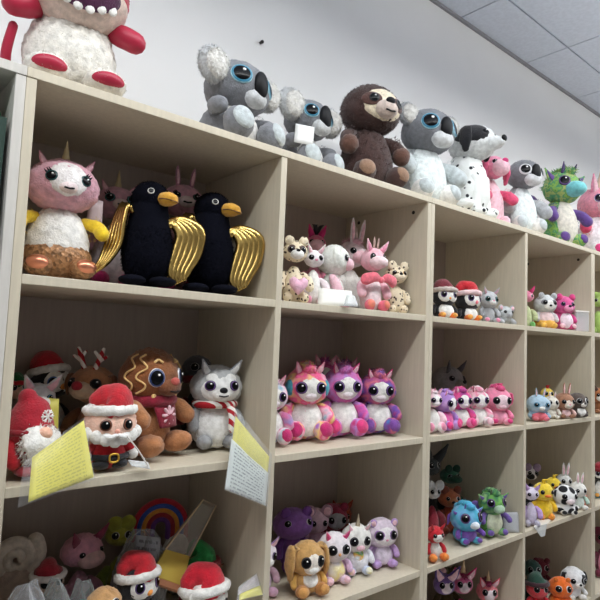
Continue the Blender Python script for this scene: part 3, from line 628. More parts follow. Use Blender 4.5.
plush('unicorn_plush', 'white and pink unicorn plush with tall pale ears behind the lamb', 'plush toy', 352, .2, z, 242, 40, body=WHITE, head=fab(240, 222, 228), hr=(.26, .24, .22), ears=[('long', fab(226, 214, 216), LPINK, .1, 38, 56)], horn=(fab(220, 200, 190), .16, 0, 70), mane=fab(234, 190, 204), eyes=(I_DARK, I_WHITE, 14, 33, 6), muz=(LPINK, .12, .1, .09, -18), hw=30)
t, H, E, B, ho = plush('giraffe_plush', 'pink faced plush with a coral bow and white tummy beside small leopard', 'plush toy', 373, .085, z, 248, 38, body=fab(244, 228, 232), head=fab(240, 186, 198), hr=(.26, .23, .235), hc=(0, -.04, None), eyes=(I_DARK, I_DARK, 14, 34, 6, 1.35), muz=(fab(246, 214, 218), .16, .13, .1, -20), ears=[('point', LPINK, PINK, .1, 58, 46), ('long', fab(190, 160, 150), None, .05, 26, 66)], arm=LPINK, foot=fab(232, 112, 132), pad=CORAL, hw=25)
mb = MB()
for sx in (-1, 1): mb.tube([(0, -.24*H, .47*H), (sx*.12*H, -.26*H, .51*H), (sx*.26*H, -.22*H, .47*H)], [.03*H, .075*H, .09*H], n=12, flat=((0, 1, 0), .5))
mb.ell(Ell((0, -.26*H, .475*H), P3(H, (.05, .04, .05))), seg=12); mb.build('bow', fab(232, 112, 128), t)
plush('cheetah_plush', 'small cream cheetah plush with dark spots at the right end', 'plush toy', 396, .085, z, 266, 26, body=LEO, head=LEO, hr=(.32, .28, .26), br=(.25, .23, .3), ears=[('round', LEO, None, .1, 48, 46)], eyes=(I_DARK, I_GOLD, 13, 30, 6), muz=(CREAM, .13, .09, .08, -20), nose=(NOSEB, .04, .03, 40), arm=LEO, foot=LEO, hw=22)

# ---- third column, upper shelf
PEN = dict(body=BLACK, head=BLACK, hr=(.3, .26, .27), hc=(0, -.03, None), br=(.27, .24, .31), bc=.3, belly=WHITE, bellyp=(0, 2, 56, 62), faces=[(WHITE, -24, 2, 36, 38), (WHITE, 24, 2, 36, 38)], eyes=(I_PURP, I_DARK, 15, 30, 6, 1.2, .045), nose=(fab(236, 150, 60), .045, .04, -14), ears=[], arm=BLACK, armp=(.22, -.02, .46, .33, -.06, .24), foot=ORG, pad=fab(240, 170, 80))
plush('penguin_plush', 'penguin plush in a dull dark red hat, left of the pair', 'plush toy', 444, .075, z, 285, 34, hat=dict(red=fab(120, 44, 56), brim=fab(200, 186, 180), bend=.5, tall=.2, pom=False), hw=24, **PEN)
plush('penguin_plush', 'penguin plush in a bright red hat, orange beak, beside the grey kitten', 'plush toy', 467, .08, z, 288, 52, hat=dict(red=RED, brim=fab(236, 200, 204), bend=-.8, tall=.25, pom=False), hw=25, **dict(PEN, nose=(fab(234, 120, 130), .07, .06, -14)))
plush('cat_plush', 'grey kitten plush with big ears beside the red-hatted penguin', 'plush toy', 488, .085, z, 291, 34, body=LGREY, head=fab(188, 190, 194), hr=(.3, .26, .26), ears=[('point', LGREY, fab(200, 160, 172), .12, 50, 46)], eyes=(I_TEAL, I_DARK, 16, 30, 4), muz=(WHITE, .11, .08, .08, -20), nose=(PINK, .03, .025, 40), arm=LGREY, foot=LGREY, pad=PINK, hw=20)
plush('elephant_plush', 'low pale grey plush crouching right of the grey kitten', 'plush toy', 505, .075, z, 305, 45, body=fab(176, 180, 182), head=fab(186, 190, 192), hr=(.36, .32, .34), br=(.42, .4, .34), hc=(0, -.18, .55), ears=[('round', LGREY, LPINK, .16, 64, 34)], eyes=(I_DARK, I_DARK, 11, 32, 8), muz=(LGREY, .14, .16, .14, -20), arm=LGREY, armp=(.28, -.12, .4, .34, -.4, .12), armr=.11, footp=(.3, -.22, .12, .13, .16, .12), hw=17)
# ---- fourth column, upper shelf
plush('dragon_plush', 'pink and pale green plush at the left of raccoon, mostly hidden', 'plush toy', 527, .12, z, 291, 20, body=fab(196, 206, 160), head=fab(230, 140, 170), hr=(.3, .26, .26), ears=[('point', HOTP, None, .1, 44, 48)], eyes=(I_DARK, I_WHITE, 14, 30, 4), foot=LGREEN, hw=13)
plush('raccoon_plush', 'grey and white raccoon plush sitting in an orange base', 'plush toy', 545, .08, z, 295, 32, body=fab(228, 200, 202), head=fab(200, 204, 206), hr=(.33, .28, .27), br=(.27, .24, .3), faces=[(WHITE, 0, -10, 34, 32), (GREY, -30, 8, 18, 18, .03), (GREY, 30, 8, 18, 18, .03)], ears=[('round', LGREY, None, .1, 52, 46)], eyes=(I_DARK, I_DARK, 11, 27, 6, 1.2, .07), nose=(NOSEB, .05, .035, -12), arm=fab(206, 200, 204), lower=fab(234, 178, 76), foot=fab(238, 184, 84), hw=22)
plush('bear_plush', 'magenta bear plush with a white tummy beside the clear box', 'plush toy', 563, .07, z, 297, 34, body=fab(206, 70, 134), head=fab(212, 84, 146), hr=(.32, .27, .27), br=(.29, .25, .32), belly=fab(244, 220, 232), bellyp=(0, -4, 44, 52), muz=(fab(240, 150, 190), .14, .1, .1, -18), nose=(gloss(60, 20, 50), .055, .04, 35), ears=[('round', fab(206, 70, 134), HOTP, .11, 52, 46)], eyes=(I_PURP, I_DARK, 12, 28, 8), arm=fab(200, 62, 128), foot=fab(206, 70, 134), pad=LPINK, hw=22)
xx = x_at(578, .036, z); t = thing('gift_box', (xx, .036, z), yaw_for(xx, .036, 36), 'clear plastic box with pale pink lining beside magenta bear', 'box')
MB().box((-.032, -.03, .002), (.032, .03, .085)).build('clear_case', clear('box_plastic', a=.3), t, smooth=False, bevel=.002)
MB().box((-.026, -.01, .004), (.026, .025, .07)).build('lining', paint('pale_pink_card', (232, 190, 196)), t, smooth=False, bevel=.003); MB().box((-.034, -.032, .085), (.034, .032, .092)).build('lid', gloss(236, 232, 226, rough=.4), t, smooth=False, bevel=.002)
# ---- fifth column slivers at the right edge
plush('cat_plush', 'pink and white plush at the right edge, upper shelf', 'plush toy', 602, .07, z, 316, 20, body=fab(238, 190, 214), head=fab(226, 120, 180), ears=[('point', HOTP, None, .1, 50, 46)], arm=PINK, hw=12)
plush('frog_plush', 'light green plush behind the pink one at right edge', 'plush toy', 598, .06, z, 296, 10, body=fab(160, 190, 100), head=fab(170, 196, 110), ears=[('round', fab(160, 190, 100), None, .09, 36, 56)], hw=12)

# ---- first column, middle shelf
z = ZS[1]
x = x_at(23, .075, z); H = .142; t = thing('gnome_plush', (x, .075, z), yaw_for(x, .075, 34), 'gnome plush in red snowflake hat with long white beard', 'plush toy'); DET[0] = 1.2
B = Ell((0, 0, .26*H), P3(H, (.27, .24, .28)), I3, .15); bo = MB().ell(B, seg=30, fuzz=.02, fur=500, furlen=.006).build('body', RED, t)
mb = MB(); mb.tube([(0, -.17*H, .6*H), (0, -.3*H, .44*H), (0, -.32*H, .26*H), (0, -.3*H, .12*H)], [.22*H, .27*H, .2*H, .05*H], n=22, flat=((0, 1, 0), .5)); mb.v[-1] = mb.v[-1]+rng.normal(0, .0016, mb.v[-1].shape); mb.fur(Ell((0, -.22*H, .4*H), P3(H, (.24, .15, .26))), 900, .014, 0); mb.build('beard', WHITE, t)
hh = MB(); hh.tube([(0, 0, .52*H), (0, 0, .62*H), (.01*H, .02*H, .82*H), (-.03*H, .04*H, .99*H)], [.3*H, .31*H, .25*H, .12*H], n=26); ht = hh.build('hat', fab(170, 24, 44), t)
rg = [(.3*H*math.cos(a), .3*H*math.sin(a), .56*H) for a in np.linspace(0, 2*PI, 12, endpoint=False)]; MB().tube(rg, .045*H, n=10, sub=3, closed=True).build('hat_band', fab(150, 20, 38), ht)
mb = MB()
for a in range(0, 180, 60):
    c = np.array([.06*H, -.285*H, .76*H]); d = np.array([math.cos(math.radians(a)), 0, math.sin(math.radians(a))])*.085*H; mb.tube([c-d, c+d], .012*H, n=6, sub=2)
    for s_ in (-1, 1):
        p = c+d*.6*s_; n_ = np.array([-d[2], 0, d[0]])*.35; mb.tube([p, p+d*s_*.3+n_], .009*H, n=5, sub=2); mb.tube([p, p+d*s_*.3-n_], .009*H, n=5, sub=2)
mb.build('snowflake', WHITE, ht)
MB().ell(Ell((.0, -.34*H, .55*H), P3(H, (.095, .09, .085))), seg=18).build('nose', fab(238, 186, 160), t)
for sx in (-1, 1):
    MB().tube([(sx*.24*H, -.02*H, .44*H), (sx*.31*H, -.06*H, .32*H), (sx*.28*H, -.14*H, .18*H)], [.07*H, .09*H, .085*H], n=14).build('arm', RED, t)
    MB().ell(Ell((sx*.15*H, -.2*H, .07*H), P3(H, (.12, .17, .07))), seg=18).build('foot', fab(150, 20, 38), t)
DET[0] = 1
def santa(px, y, top, view):
    SKIN = fab(240, 196, 176)
    t, H, E, B, ho = plush('santa_plush', 'Santa plush with white beard and black belt beside the yellow card', 'plush toy', px, y, z, top, view, hw=50, body=RED, head=SKIN, hr=(.37, .31, .31), hc=(0, -.04, None), br=(.27, .22, .27), bc=.27, pear=.1, eyes=(iris(110, 60, 40), iris(60, 34, 28), 14, 25, 2), ears=[], arm=RED, armp=(.2, -.03, .4, .34, -.1, .26), armr=.075, hand=WHITE, foot=BLACK, footp=(.13, -.13, .07, .12, .15, .075), nose=(fab(240, 170, 150), .045, .035, -14), hat=dict(red=RED, brim=WHITE, bend=-.6, tall=.12, tilt=-4, low=.6))
    b = MB()
    for az in (-66, -44, -22, 0, 22, 44, 66): b.ell(Ell(E.surf(sph(az, -42+abs(az)*.3), 1.02)[0], P3(H, (.105, .06, .105))), seg=14, fuzz=.04)
    b.build('beard', WHITE, ho); m = MB()
    for sx in (-1, 1): m.tube([E.surf(sph(sx*3, -22), 1.1)[0], E.surf(sph(sx*16, -26), 1.12)[0], E.surf(sph(sx*28, -23), 1.06)[0]], [.03*H, .038*H, .012*H], n=10)
    m.build('moustache', fab(244, 242, 240), ho)
    rr = B.r[0]*1.06; ring = [(rr*math.cos(a), rr*.86*math.sin(a), .2*H) for a in np.linspace(0, 2*PI, 16, endpoint=False)]
    bl = MB().tube(ring, .045*H, n=8, sub=2, closed=True).build('belt', BLACK, t)
    q = MB(); k = [(-.055, .155), (.055, .155), (.055, .25), (-.055, .25)]; q.tube([(a*H, -rr*.86-.045*H, c*H) for a, c in k], .016*H, n=8, sub=3, closed=True); q.build('buckle', gloss(214, 170, 70, rough=.3, metal=.8), bl)
santa(110, .075, 401, 20)
GB = fab(152, 96, 54); GBL = fab(176, 118, 76)
t, H, E, B, ho = plush('gingerbread_plush', 'brown gingerbread plush with icing swirls and burgundy scarf', 'plush toy', 150, .12, z, 351, 48, body=GBL, head=fab(140, 84, 44), hr=(.29, .25, .245), hc=(0, -.05, None), br=(.25, .22, .31), bc=.3, eyes=(iris(40, 60, 110), I_WHITE, 16, 32, 0, 1.25), muz=(fab(118, 68, 38), .14, .09, .085, -20), nose=(fab(196, 90, 80), .055, .04, 40), mouth=-30, ears=[], arm=GBL, armp=(.21, -.06, .47, .3, -.24, .36), armr=.085, foot=GBL, footp=(.18, -.24, .1, .12, .15, .1), fur=.01, nfur=1200, hw=62)
ICE = fab(232, 192, 126, var=.05)
for s_ in (-1, 1):
    for k0, az0 in ((0, 60), (1, 84)):
        MB().tube([E.surf(sph(s_*(az0+10*math.sin(i*1.7)), 48-i*10), 1.045)[0] for i in range(9)], .010*H, n=6, sub=4).build('icing_swirl', ICE, ho)
    MB().tube([E.surf(sph(s_*(20+8*i), 36-abs(i-1)*5), 1.045)[0] for i in range(3)], .013*H, n=6, sub=4).build('eyebrow', ICE, ho)
    MB().ell(Ell(E.surf(sph(s_*34, -40), 1.03)[0], P3(H, (.03, .02, .03))), seg=10).build('icing_dot', ICE, ho)
mb = MB(); rr = B.r[0]*.78; mb.tube([(rr*1.1*math.cos(a), -.03*H+rr*1.1*math.sin(a), .515*H) for a in np.linspace(0, 2*PI, 12, endpoint=False)], .05*H, n=10, sub=3, closed=True)
mb.sheet((-.15*H, -.235*H, .5*H), (.15*H, -.235*H, .5*H), (.12*H, -.295*H, .27*H), (-.1*H, -.295*H, .27*H), 8, 8, sag=.012, nrm=(0, -1, 0)); mb.uv = None; so = mb.build('scarf', fab(140, 20, 48), t, solid=.004)
mb = MB(); c0 = np.array([0, -.305*H, .385*H])
for a in range(0, 180, 45):
    d = np.array([math.cos(math.radians(a)), .0, math.sin(math.radians(a))])*.075*H; mb.tube([c0-d, c0+d], .016*H, n=6, sub=2)
mb.build('snowflake', fab(232, 190, 200), so)
HUS = dict(body=fab(242, 242, 240), head=fab(186, 188, 190), hr=(.315, .26, .25), hc=(0, -.04, None), br=(.27, .23, .31), bc=.3, faces=[(fab(240, 240, 238), 0, -10, 52, 40), (fab(240, 240, 238), -26, 26, 15, 13), (fab(240, 240, 238), 26, 26, 15, 13)], muz=(WHITE, .12, .09, .085, -20), nose=(NOSEB, .05, .036, 38), mouth=-12, eyes=(I_PURP, I_DARK, 13, 27, 4, 1.1, .05), ears=[('point', fab(150, 152, 158), fab(224, 224, 224), .1, 48, 44)], arm=fab(160, 162, 166), foot=fab(140, 142, 146), pad=fab(160, 162, 166), fur=.02, nfur=1300)
def stripes(key, a, b, sc):
    m, nt, bs = _new(key); tc = nd(nt, 'ShaderNodeTexCoord'); w = nd(nt, 'ShaderNodeTexWave'); w.bands_direction = 'DIAGONAL'; w.inputs['Scale'].default_value = sc; nt.links.new(tc.outputs['Object'], w.inputs['Vector'])
    r = ramp(nt, w.outputs['Fac'], [(.49, lin(a)), (.51, lin(b))]); nt.links.new(r.outputs['Color'], bs.inputs['Base Color']); bs.inputs['Roughness'].default_value = .9; return m
STR = stripes('red_white_stripes', (178, 28, 40), (240, 236, 230), 22)
plush('husky_plush', 'white and grey husky plush wearing a striped red scarf', 'plush toy', 219, .125, z, 367, 18, scarf=(STR, [(.1, .14, .15, .26)]), hw=52, **HUS)
RDB = fab(136, 90, 58)
t, H, E, B, ho = plush('reindeer_plush', 'brown reindeer plush with red nose and striped antlers behind Santa', 'plush toy', 93, .235, z, 366, -30, body=fab(176, 124, 84), head=fab(180, 126, 86), hr=(.33, .3, .25), hc=(0, -.04, None), muz=(fab(214, 190, 160), .14, .14, .1, -16), nose=(fab(180, 40, 56), .065, .055, 32), eyes=(I_DARK, I_DARK, 15, 34, 6), ears=[('floppy', RDB, TAN, .12, 80, 30)], arm=RDB, foot=RDB, hw=46)
for sx in (-1, 1):
    c = E.surf(sph(sx*36, 62))[0]; mb = MB(); d = np.array([sx*.05, 0, .13])*H; mb.tube([c-d*.2, c+d, c+d*1.7], [.03*H, .03*H, .02*H], n=8); mb.tube([c+d*.6, c+d*.8+np.array([sx*.09, -.01, .03])*H], [.025*H, .018*H], n=8); mb.tube([c+d*.9, c+d*1.2+np.array([-sx*.07, -.01, .03])*H], [.025*H, .018*H], n=8); mb.build('antler', STR, ho)
plush('penguin_plush', 'penguin plush in a red and white cap behind the gnome', 'plush toy', 50, .275, z, 366, 44, hw=38, **dict(PEN, eyes=(iris(60, 100, 170), I_WHITE, 19, 32, 0, 1.1, .045), hat=dict(red=fab(190, 30, 46), brim=WHITE, bend=.9, tall=.08, pom=False, tilt=-18, low=.55)))
t, H, E, B, ho = plush('elf_plush', 'elf plush in a green hat with red band, back left corner', 'plush toy', 16, .27, z, 378, 20, body=GREEN, head=fab(232, 190, 168), hat=dict(red=fab(26, 104, 54), brim=RED, bend=.5, tall=.2, pom=False), arm=GREEN, foot=RED, ears=[('point', fab(232, 190, 168), None, .08, 84, 0)], hw=22)
plush('cat_plush', 'pale white kitten plush with pointed ears behind the gnome hat', 'plush toy', 37, .18, z, 384, 20, body=fab(206, 208, 210), head=fab(214, 216, 218), hr=(.33, .28, .26), ears=[('point', fab(214, 214, 216), LPINK, .12, 50, 42)], eyes=(I_BLUE, I_DARK, 13, 28, 0), muz=(WHITE, .12, .08, .08, -20), hw=34)
plush('seal_plush', 'dark plush half hidden behind gingerbread and husky, red collar', 'plush toy', 203, .26, z, 356, 20, body=fab(58, 60, 66), head=fab(70, 72, 80), hr=(.32, .28, .26), ears=[], scarf=(DRED, [(.08, .1, .1, .2)]), arm=DRED, foot=fab(58, 60, 66), hw=30)
xx = x_at(44, .135, z); t = thing('info_card', (xx, .135, z), yaw_for(xx, .135, 4), 'plain yellow card standing behind the gnome hat', 'card')
MB().sheet((-.022, 0, .001), (.024, -.002, .001), (.02, .012, .135), (-.02, .012, .14), 6, 6, sag=.003, nrm=(0, -1, 0)).build('card', gloss(214, 206, 96, rough=.5), t, solid=.001)
# clear bag over the dark plush
YELP = printed('yellow_printed_card', (240, 230, 104), (150, 148, 70), 16, 26, .4); WHP = printed('white_printed_card', (226, 232, 230), (90, 100, 110), 13, 30, .75)
SLEEVE = clear('clear_sleeve', (235, 236, 236), .05)
def sleeve(label, pts, mats, names, dy=.004, ref=None):
    """printed cards in a clear plastic sleeve lying over the shelf edge; pts: four world corners of the sleeve"""
    P = [np.array(p) for p in pts]; o = P[0]; t = thing('price_card', tuple(o), 0, label, 'price card', 'cards in clear sleeves')
    n = np.cross(P[1]-P[0], P[3]-P[0]); n /= np.linalg.norm(n)
    if n@(CP-o) < 0: n = -n
    def at(u, v, k): return (1-u)*(1-v)*P[0]+u*(1-v)*P[1]+u*v*P[2]+(1-u)*v*P[3]-o+n*k
    for (u0, v0, u1, v1, k), m, nm in zip(ref, mats, names):
        MB().sheet(at(u0, v0, k), at(u1, v0, k), at(u1, v1, k), at(u0, v1, k), 10, 10, sag=.004, nrm=n).build(nm, m, t, solid=.0006)
    MB().sheet(at(0, 0, dy), at(1, 0, dy), at(1, 1, dy), at(0, 1, dy), 12, 12, sag=.006, nrm=n, wrinkle=.0004).build('clear_sleeve', SLEEVE, t)
    return t
def ray_pt(px, py, y):                  # the point seen at a pixel, at depth y
    d = fw+RT*(px-300)/FOC-UP*(py-300)/FOC; return CP+d*((y-CP[1])/d[1])
sleeve('yellow printed card in a clear sleeve leaning between gnome and Santa', [ray_pt(17, 509, -.045), ray_pt(95, 480, -.04), ray_pt(84, 418, .0), ray_pt(24, 462, -.0)], [YELP], ['yellow_card'], ref=[(.13, .05, .99, .97, 0)])
sleeve('white printed card with yellow sheet hanging over the edge beside the husky', [ray_pt(223, 490, -.03), ray_pt(266, 507, -.03), ray_pt(271, 455, -.012), ray_pt(234, 408, .03)], [WHP, YELP], ['white_card', 'yellow_sheet'], ref=[(.03, .02, .97, .62, .0015), (.06, .55, .96, .93, 0)])
# clear tag strip in front of Santa
t = thing('swing_tag', tuple(ray_pt(143, 458, .0)), 0, 'narrow clear plastic tag strip lying between Santa and gingerbread', 'tag')
o = ray_pt(143, 458, .0); MB().tube([ray_pt(127, 436, .0)-o, ray_pt(138, 450, -.005)-o, ray_pt(148, 466, -.01)-o], .0016, n=6).build('strip', gloss(220, 214, 208, rough=.3), t)
MB().sheet(ray_pt(132, 466, -.01)-o, ray_pt(150, 469, -.01)-o, ray_pt(148, 462, .004)-o, ray_pt(128, 460, .004)-o, 3, 3).build('tag', clear('clear_wrap'), t, solid=.001)

# ---- second column, middle shelf: tie-dyed unicorns
def unicorn(px, y, zb, top, view, label, cols, face=WHITE, foot=MAG, ear=PINK, belly=WHITE, group='tie-dyed unicorn plushes', **k):
    m = mot(*cols)
    kw = dict(body=m, head=m, hr=(.315, .26, .265), hc=(0, -.04, None), br=(.27, .22, .29), bc=.28, belly=belly, bellyp=(0, 10, 68, 66), faces=[(face, 0, -10, 36, 42)]+k.pop('xf', []), eyes=(I_PURP, I_DARK, 16.5, 26, -2, 1.15, .04), muz=(fab(244, 230, 236), .085, .05, .055, -26), ears=[('point', ear, LPINK, .085, 46, 50)], horn=(gloss(214, 120, 150, rough=.35, metal=.3), .11, 0, 66), mane=m, arm=m, armp=(.22, -.05, .44, .31, -.17, .3), armr=.08, foot=m, pad=foot, footp=(.2, -.24, .13, .135, .14, .13), det=1.1)
    kw.update(k); return plush('unicorn_plush', label, 'plush toy', px, y, zb, top, view, group, **kw)
unicorn(262, .15, z, 380, 20, 'blue and pink unicorn plush peeking out behind the divider', [(110, 150, 200), (220, 120, 170), (240, 220, 230), (120, 190, 210)], hw=36)
unicorn(306, .1, z, 369, 18, 'rainbow unicorn plush with white face and magenta foot pads', [(90, 200, 214), (244, 190, 210), (236, 90, 146), (246, 214, 140), (170, 110, 200)], xf=[(TEAL, -66, -4, 16, 26), (TEAL, 66, -4, 16, 26)], hw=46)
unicorn(342, .115, z, 369, 22, 'purple and pink unicorn plush, middle of three on its shelf', [(150, 90, 180), (216, 90, 160), (190, 140, 210), (200, 60, 130)], ear=MAG, foot=HOTP, hw=42)
unicorn(377, .115, z, 374, 18, 'maroon and violet unicorn plush, right of three on its shelf', [(160, 50, 110), (110, 80, 170), (220, 120, 140), (140, 60, 150), (80, 120, 190)], ear=MAG, foot=PURP, hw=38)
unicorn(324, .285, z, 362, 10, 'dark pink unicorn plush behind the rainbow unicorn', [(150, 60, 120), (210, 90, 150), (130, 70, 150)], hw=28)
unicorn(352, .28, z, 364, 10, 'dark violet plush behind the purple and maroon unicorns', [(100, 60, 130), (190, 90, 150), (90, 110, 160)], hw=28)
# ---- third column, middle shelf
unicorn(433, .05, z, 392, 34, 'white and pink unicorn plush beside the double divider', [(240, 236, 240), (244, 200, 214), (240, 240, 240)], group='pink plushes on the third middle shelf', foot=PINK, hw=18)
unicorn(445, .06, z, 392, 60, 'lilac unicorn plush with hot pink chest, second in its row', [(190, 150, 214), (170, 130, 200), (214, 170, 220)], group='pink plushes on the third middle shelf', belly=fab(224, 90, 160), foot=HOTP, hw=22)
unicorn(460, .065, z, 390, 34, 'purple-haired unicorn plush with white face, third in its row', [(150, 70, 150), (224, 80, 140), (236, 150, 190)], group='pink plushes on the third middle shelf', foot=HOTP, hw=24)
ZEB = spot((236, 226, 230), (96, 50, 76), 60, .3)
unicorn(477, .065, z, 389, 30, 'white zebra plush with dark pink stripes, fourth in its row', [(236, 226, 230), (230, 130, 160), (240, 236, 236), (110, 50, 76)], group='pink plushes on the third middle shelf', horn=None, foot=LPINK, ear=DRED, hw=24)
plush('poodle_plush', 'bright pink curly poodle plush at right end of its row', 'plush toy', 497, .06, z, 387, 30, body=fab(240, 160, 186), head=fab(238, 140, 172), hr=(.3, .26, .26), br=(.26, .22, .29), faces=[(fab(246, 214, 222), 0, -12, 36, 38)], mane=fab(230, 84, 140), tuft=(fab(230, 84, 140), 5), eyes=(I_DARK, I_DARK, 15, 28, -2, 1.15, .04), muz=(LPINK, .12, .07, .07, -30), ears=[('floppy', fab(232, 100, 150), None, .15, 80, 30)], arm=fab(236, 130, 166), foot=fab(240, 170, 190), pad=HOTP, fur=.02, hw=28)
plush('wolf_plush', 'dark grey wolf plush at the back left above pink plushes', 'plush toy', 448, .26, z, 367, 50, body=fab(120, 120, 124), head=fab(136, 136, 138), hr=(.3, .28, .24), muz=(fab(130, 128, 120), .13, .17, .1, -14), nose=(NOSEB, .05, .04, 30), ears=[('point', fab(70, 70, 74), None, .13, 46, 46)], eyes=(I_DARK, I_DARK, 11, 34, 10), fur=.025, arm=fab(80, 80, 84), foot=fab(60, 56, 90), hw=32)
# ---- fourth column, middle shelf
plush('bunny_plush', 'pale blue bunny plush with pink lap left of white bunny', 'plush toy', 538, .04, z, 395, 26, body=fab(150, 180, 206), head=fab(170, 196, 216), hr=(.32, .27, .27), br=(.28, .24, .3), belly=fab(228, 110, 126), bellyp=(0, -24, 62, 50), ears=[('long', fab(150, 186, 204), LPINK, .1, 36, 56)], eyes=(I_BLUE, I_DARK, 14, 28, 0), muz=(WHITE, .12, .08, .08, -22), arm=fab(160, 188, 210), foot=fab(230, 120, 136), hw=23)
plush('bunny_plush', 'small white bunny plush between blue bunny and brown rabbit', 'plush toy', 551, .055, z, 396, 24, body=OFFW, head=OFFW, ears=[('long', OFFW, LPINK, .08, 36, 56)], arm=OFFW, hw=15)
plush('chick_plush', 'yellow plush with red comb behind the pale bunnies', 'plush toy', 547, .15, z, 388, 24, body=YEL, head=fab(240, 210, 90), tuft=(RED, 4), nose=(ORG, .05, .04, -14), ears=[], hw=13)
plush('rabbit_plush', 'brown rabbit plush with tall pink ears', 'plush toy', 564, .035, z, 393, 34, body=fab(150, 106, 82), head=fab(160, 114, 88), hr=(.29, .26, .25), faces=[(fab(236, 220, 206), 0, -16, 28, 34)], belly=fab(240, 200, 202), bellyp=(0, 0, 46, 56), ears=[('long', fab(160, 112, 88), fab(240, 196, 196), .14, 30, 60)], eyes=(I_DARK, I_DARK, 13, 30, 4, 1.1, .04), muz=(OFFW, .12, .08, .08, -22), nose=(PINK, .04, .03, 40), arm=fab(236, 196, 190), foot=fab(150, 106, 82), fur=.015, hw=20)
plush('puppy_plush', 'dark grey-brown plush with white chest, last on its shelf', 'plush toy', 577, .03, z, 393, 44, body=fab(74, 62, 58), head=fab(84, 72, 66), hr=(.34, .3, .3), br=(.32, .28, .32), belly=WHITE, bellyp=(0, 4, 36, 56), muz=(fab(220, 214, 206), .13, .1, .1, -18), nose=(NOSEB, .05, .04, 35), ears=[('floppy', fab(64, 54, 50), None, .16, 78, 32)], arm=fab(74, 62, 58), foot=fab(74, 62, 58), fur=.02, hw=20)
plush('fox_plush', 'brown and orange fox plush at the right edge, middle shelf', 'plush toy', 600, .05, z, 388, 20, body=fab(150, 96, 60), head=fab(176, 110, 66), faces=[(WHITE, 0, -20, 40, 34)], ears=[('point', fab(90, 60, 46), None, .12, 50, 46)], eyes=(I_DARK, I_DARK, 12, 28, 6, 1.1, .03), hw=16)
# ---- first column, lower shelf: a heaped pile
z = ZS[2]
SH_ = dict(bend=.9, tall=.35)
plush('penguin_plush', 'penguin plush in a drooping red Santa hat beside the yellow carton', 'plush toy', 138, .085, z, 568, 40, det=1.3, hw=40, **dict(PEN, hat=dict(red=RED, brim=WHITE, bend=-.9, tall=.45, tilt=-10)))
plush('polar_bear_plush', 'white polar bear plush in red Santa hat, front right of the pile', 'plush toy', 205, .075, z, 577, 40, det=1.3, body=WHITE, head=WHITE, hr=(.34, .3, .28), eyes=(I_DARK, I_DARK, 14, 32, -16), muz=(WHITE, .14, .12, .1, -34), nose=(NOSEB, .06, .045, 40), ears=[('round', WHITE, None, .1, 66, 20)], hat=dict(red=fab(204, 26, 48), brim=WHITE, bend=-.95, tall=.5, tilt=-10), fur=.015, hw=44)
plush('elf_plush', 'plush in a green elf hat with red band behind white bear', 'plush toy', 215, .18, z, 548, 30, det=1.2, body=GREEN, head=fab(150, 100, 70), ears=[('point', fab(150, 100, 70), None, .1, 84, 0)], hat=dict(red=fab(40, 156, 78), brim=fab(160, 30, 40), bend=-.3, tall=.42, pom=False, tilt=0), arm=DRED, foot=GREEN, eyes=(I_DARK, I_DARK, 12, 28, -22), hw=38)
plush('gingerbread_plush', 'tan gingerbread plush with only its head top showing at the bottom', 'plush toy', 104, .07, z, 586, 20, det=1.3, body=GBL, head=fab(196, 150, 100), hr=(.33, .28, .27), ears=[], arm=GBL, foot=GBL, hw=34)
plush('gnome_plush', 'plush in a dark red velvet hat with white trim, rear of the pile', 'plush toy', 48, .17, z, 562, 20, det=1.3, body=DRED, head=fab(200, 170, 150), ears=[], hat=dict(red=fab(150, 22, 40), brim=fab(214, 204, 200), bend=.1, tall=.2, tilt=0), arm=DRED, foot=DRED, hw=30)
plush('pig_plush', 'mauve pink plush leaning back beside the dark red hat', 'plush toy', 82, .25, z, 534, 40, det=1.3, body=fab(222, 166, 186), head=fab(220, 156, 178), hr=(.36, .3, .25), ears=[('point', fab(140, 50, 76), None, .1, 56, 42)], eyes=(I_DARK, I_DARK, 9, 32, 2), muz=(fab(220, 180, 180), .16, .12, .09, -24), lower=fab(190, 140, 80), arm=fab(196, 140, 160), foot=TAN, hw=40)
# coiled cream snail shell plush
x = x_at(8, .22, z); zt = z_at(540, x, .22); H = zt-z; t = thing('snail_plush', (x, .22, z), yaw_for(x, .22, 6), 'cream coiled snail plush at the left end of the pile', 'plush toy'); DET[0] = 1.2
mb = MB(); pts = []; rd = []
for i in range(24):
    a = i/23*2*PI*2.1; r_ = .008+.038*i/23; pts.append((r_*math.cos(a), -.02+.02*i/23, H-.055+r_*math.sin(a))); rd.append(.008+.010*i/23)
sh_ = fab(226, 214, 202); mb.tube(pts, rd, n=12, sub=3); mb.build('shell', sh_, t); MB().ell(Ell((0, .0, (H-.07)/2), (.06, .055, (H-.06)/2), I3, .2), seg=24, fuzz=.02).build('body', fab(190, 170, 160), t)
hd = MB().ell(Ell((.05, -.055, H*.45), (.04, .035, .04)), seg=20, fuzz=.02).build('head', fab(214, 196, 182), t)
for sx in (-1, 1): MB().tube([(.05+sx*.015, -.06, H*.45+.03), (.05+sx*.02, -.065, H*.45+.06)], [.005, .006], n=8).build('feeler', sh_, hd)
DET[0] = 1
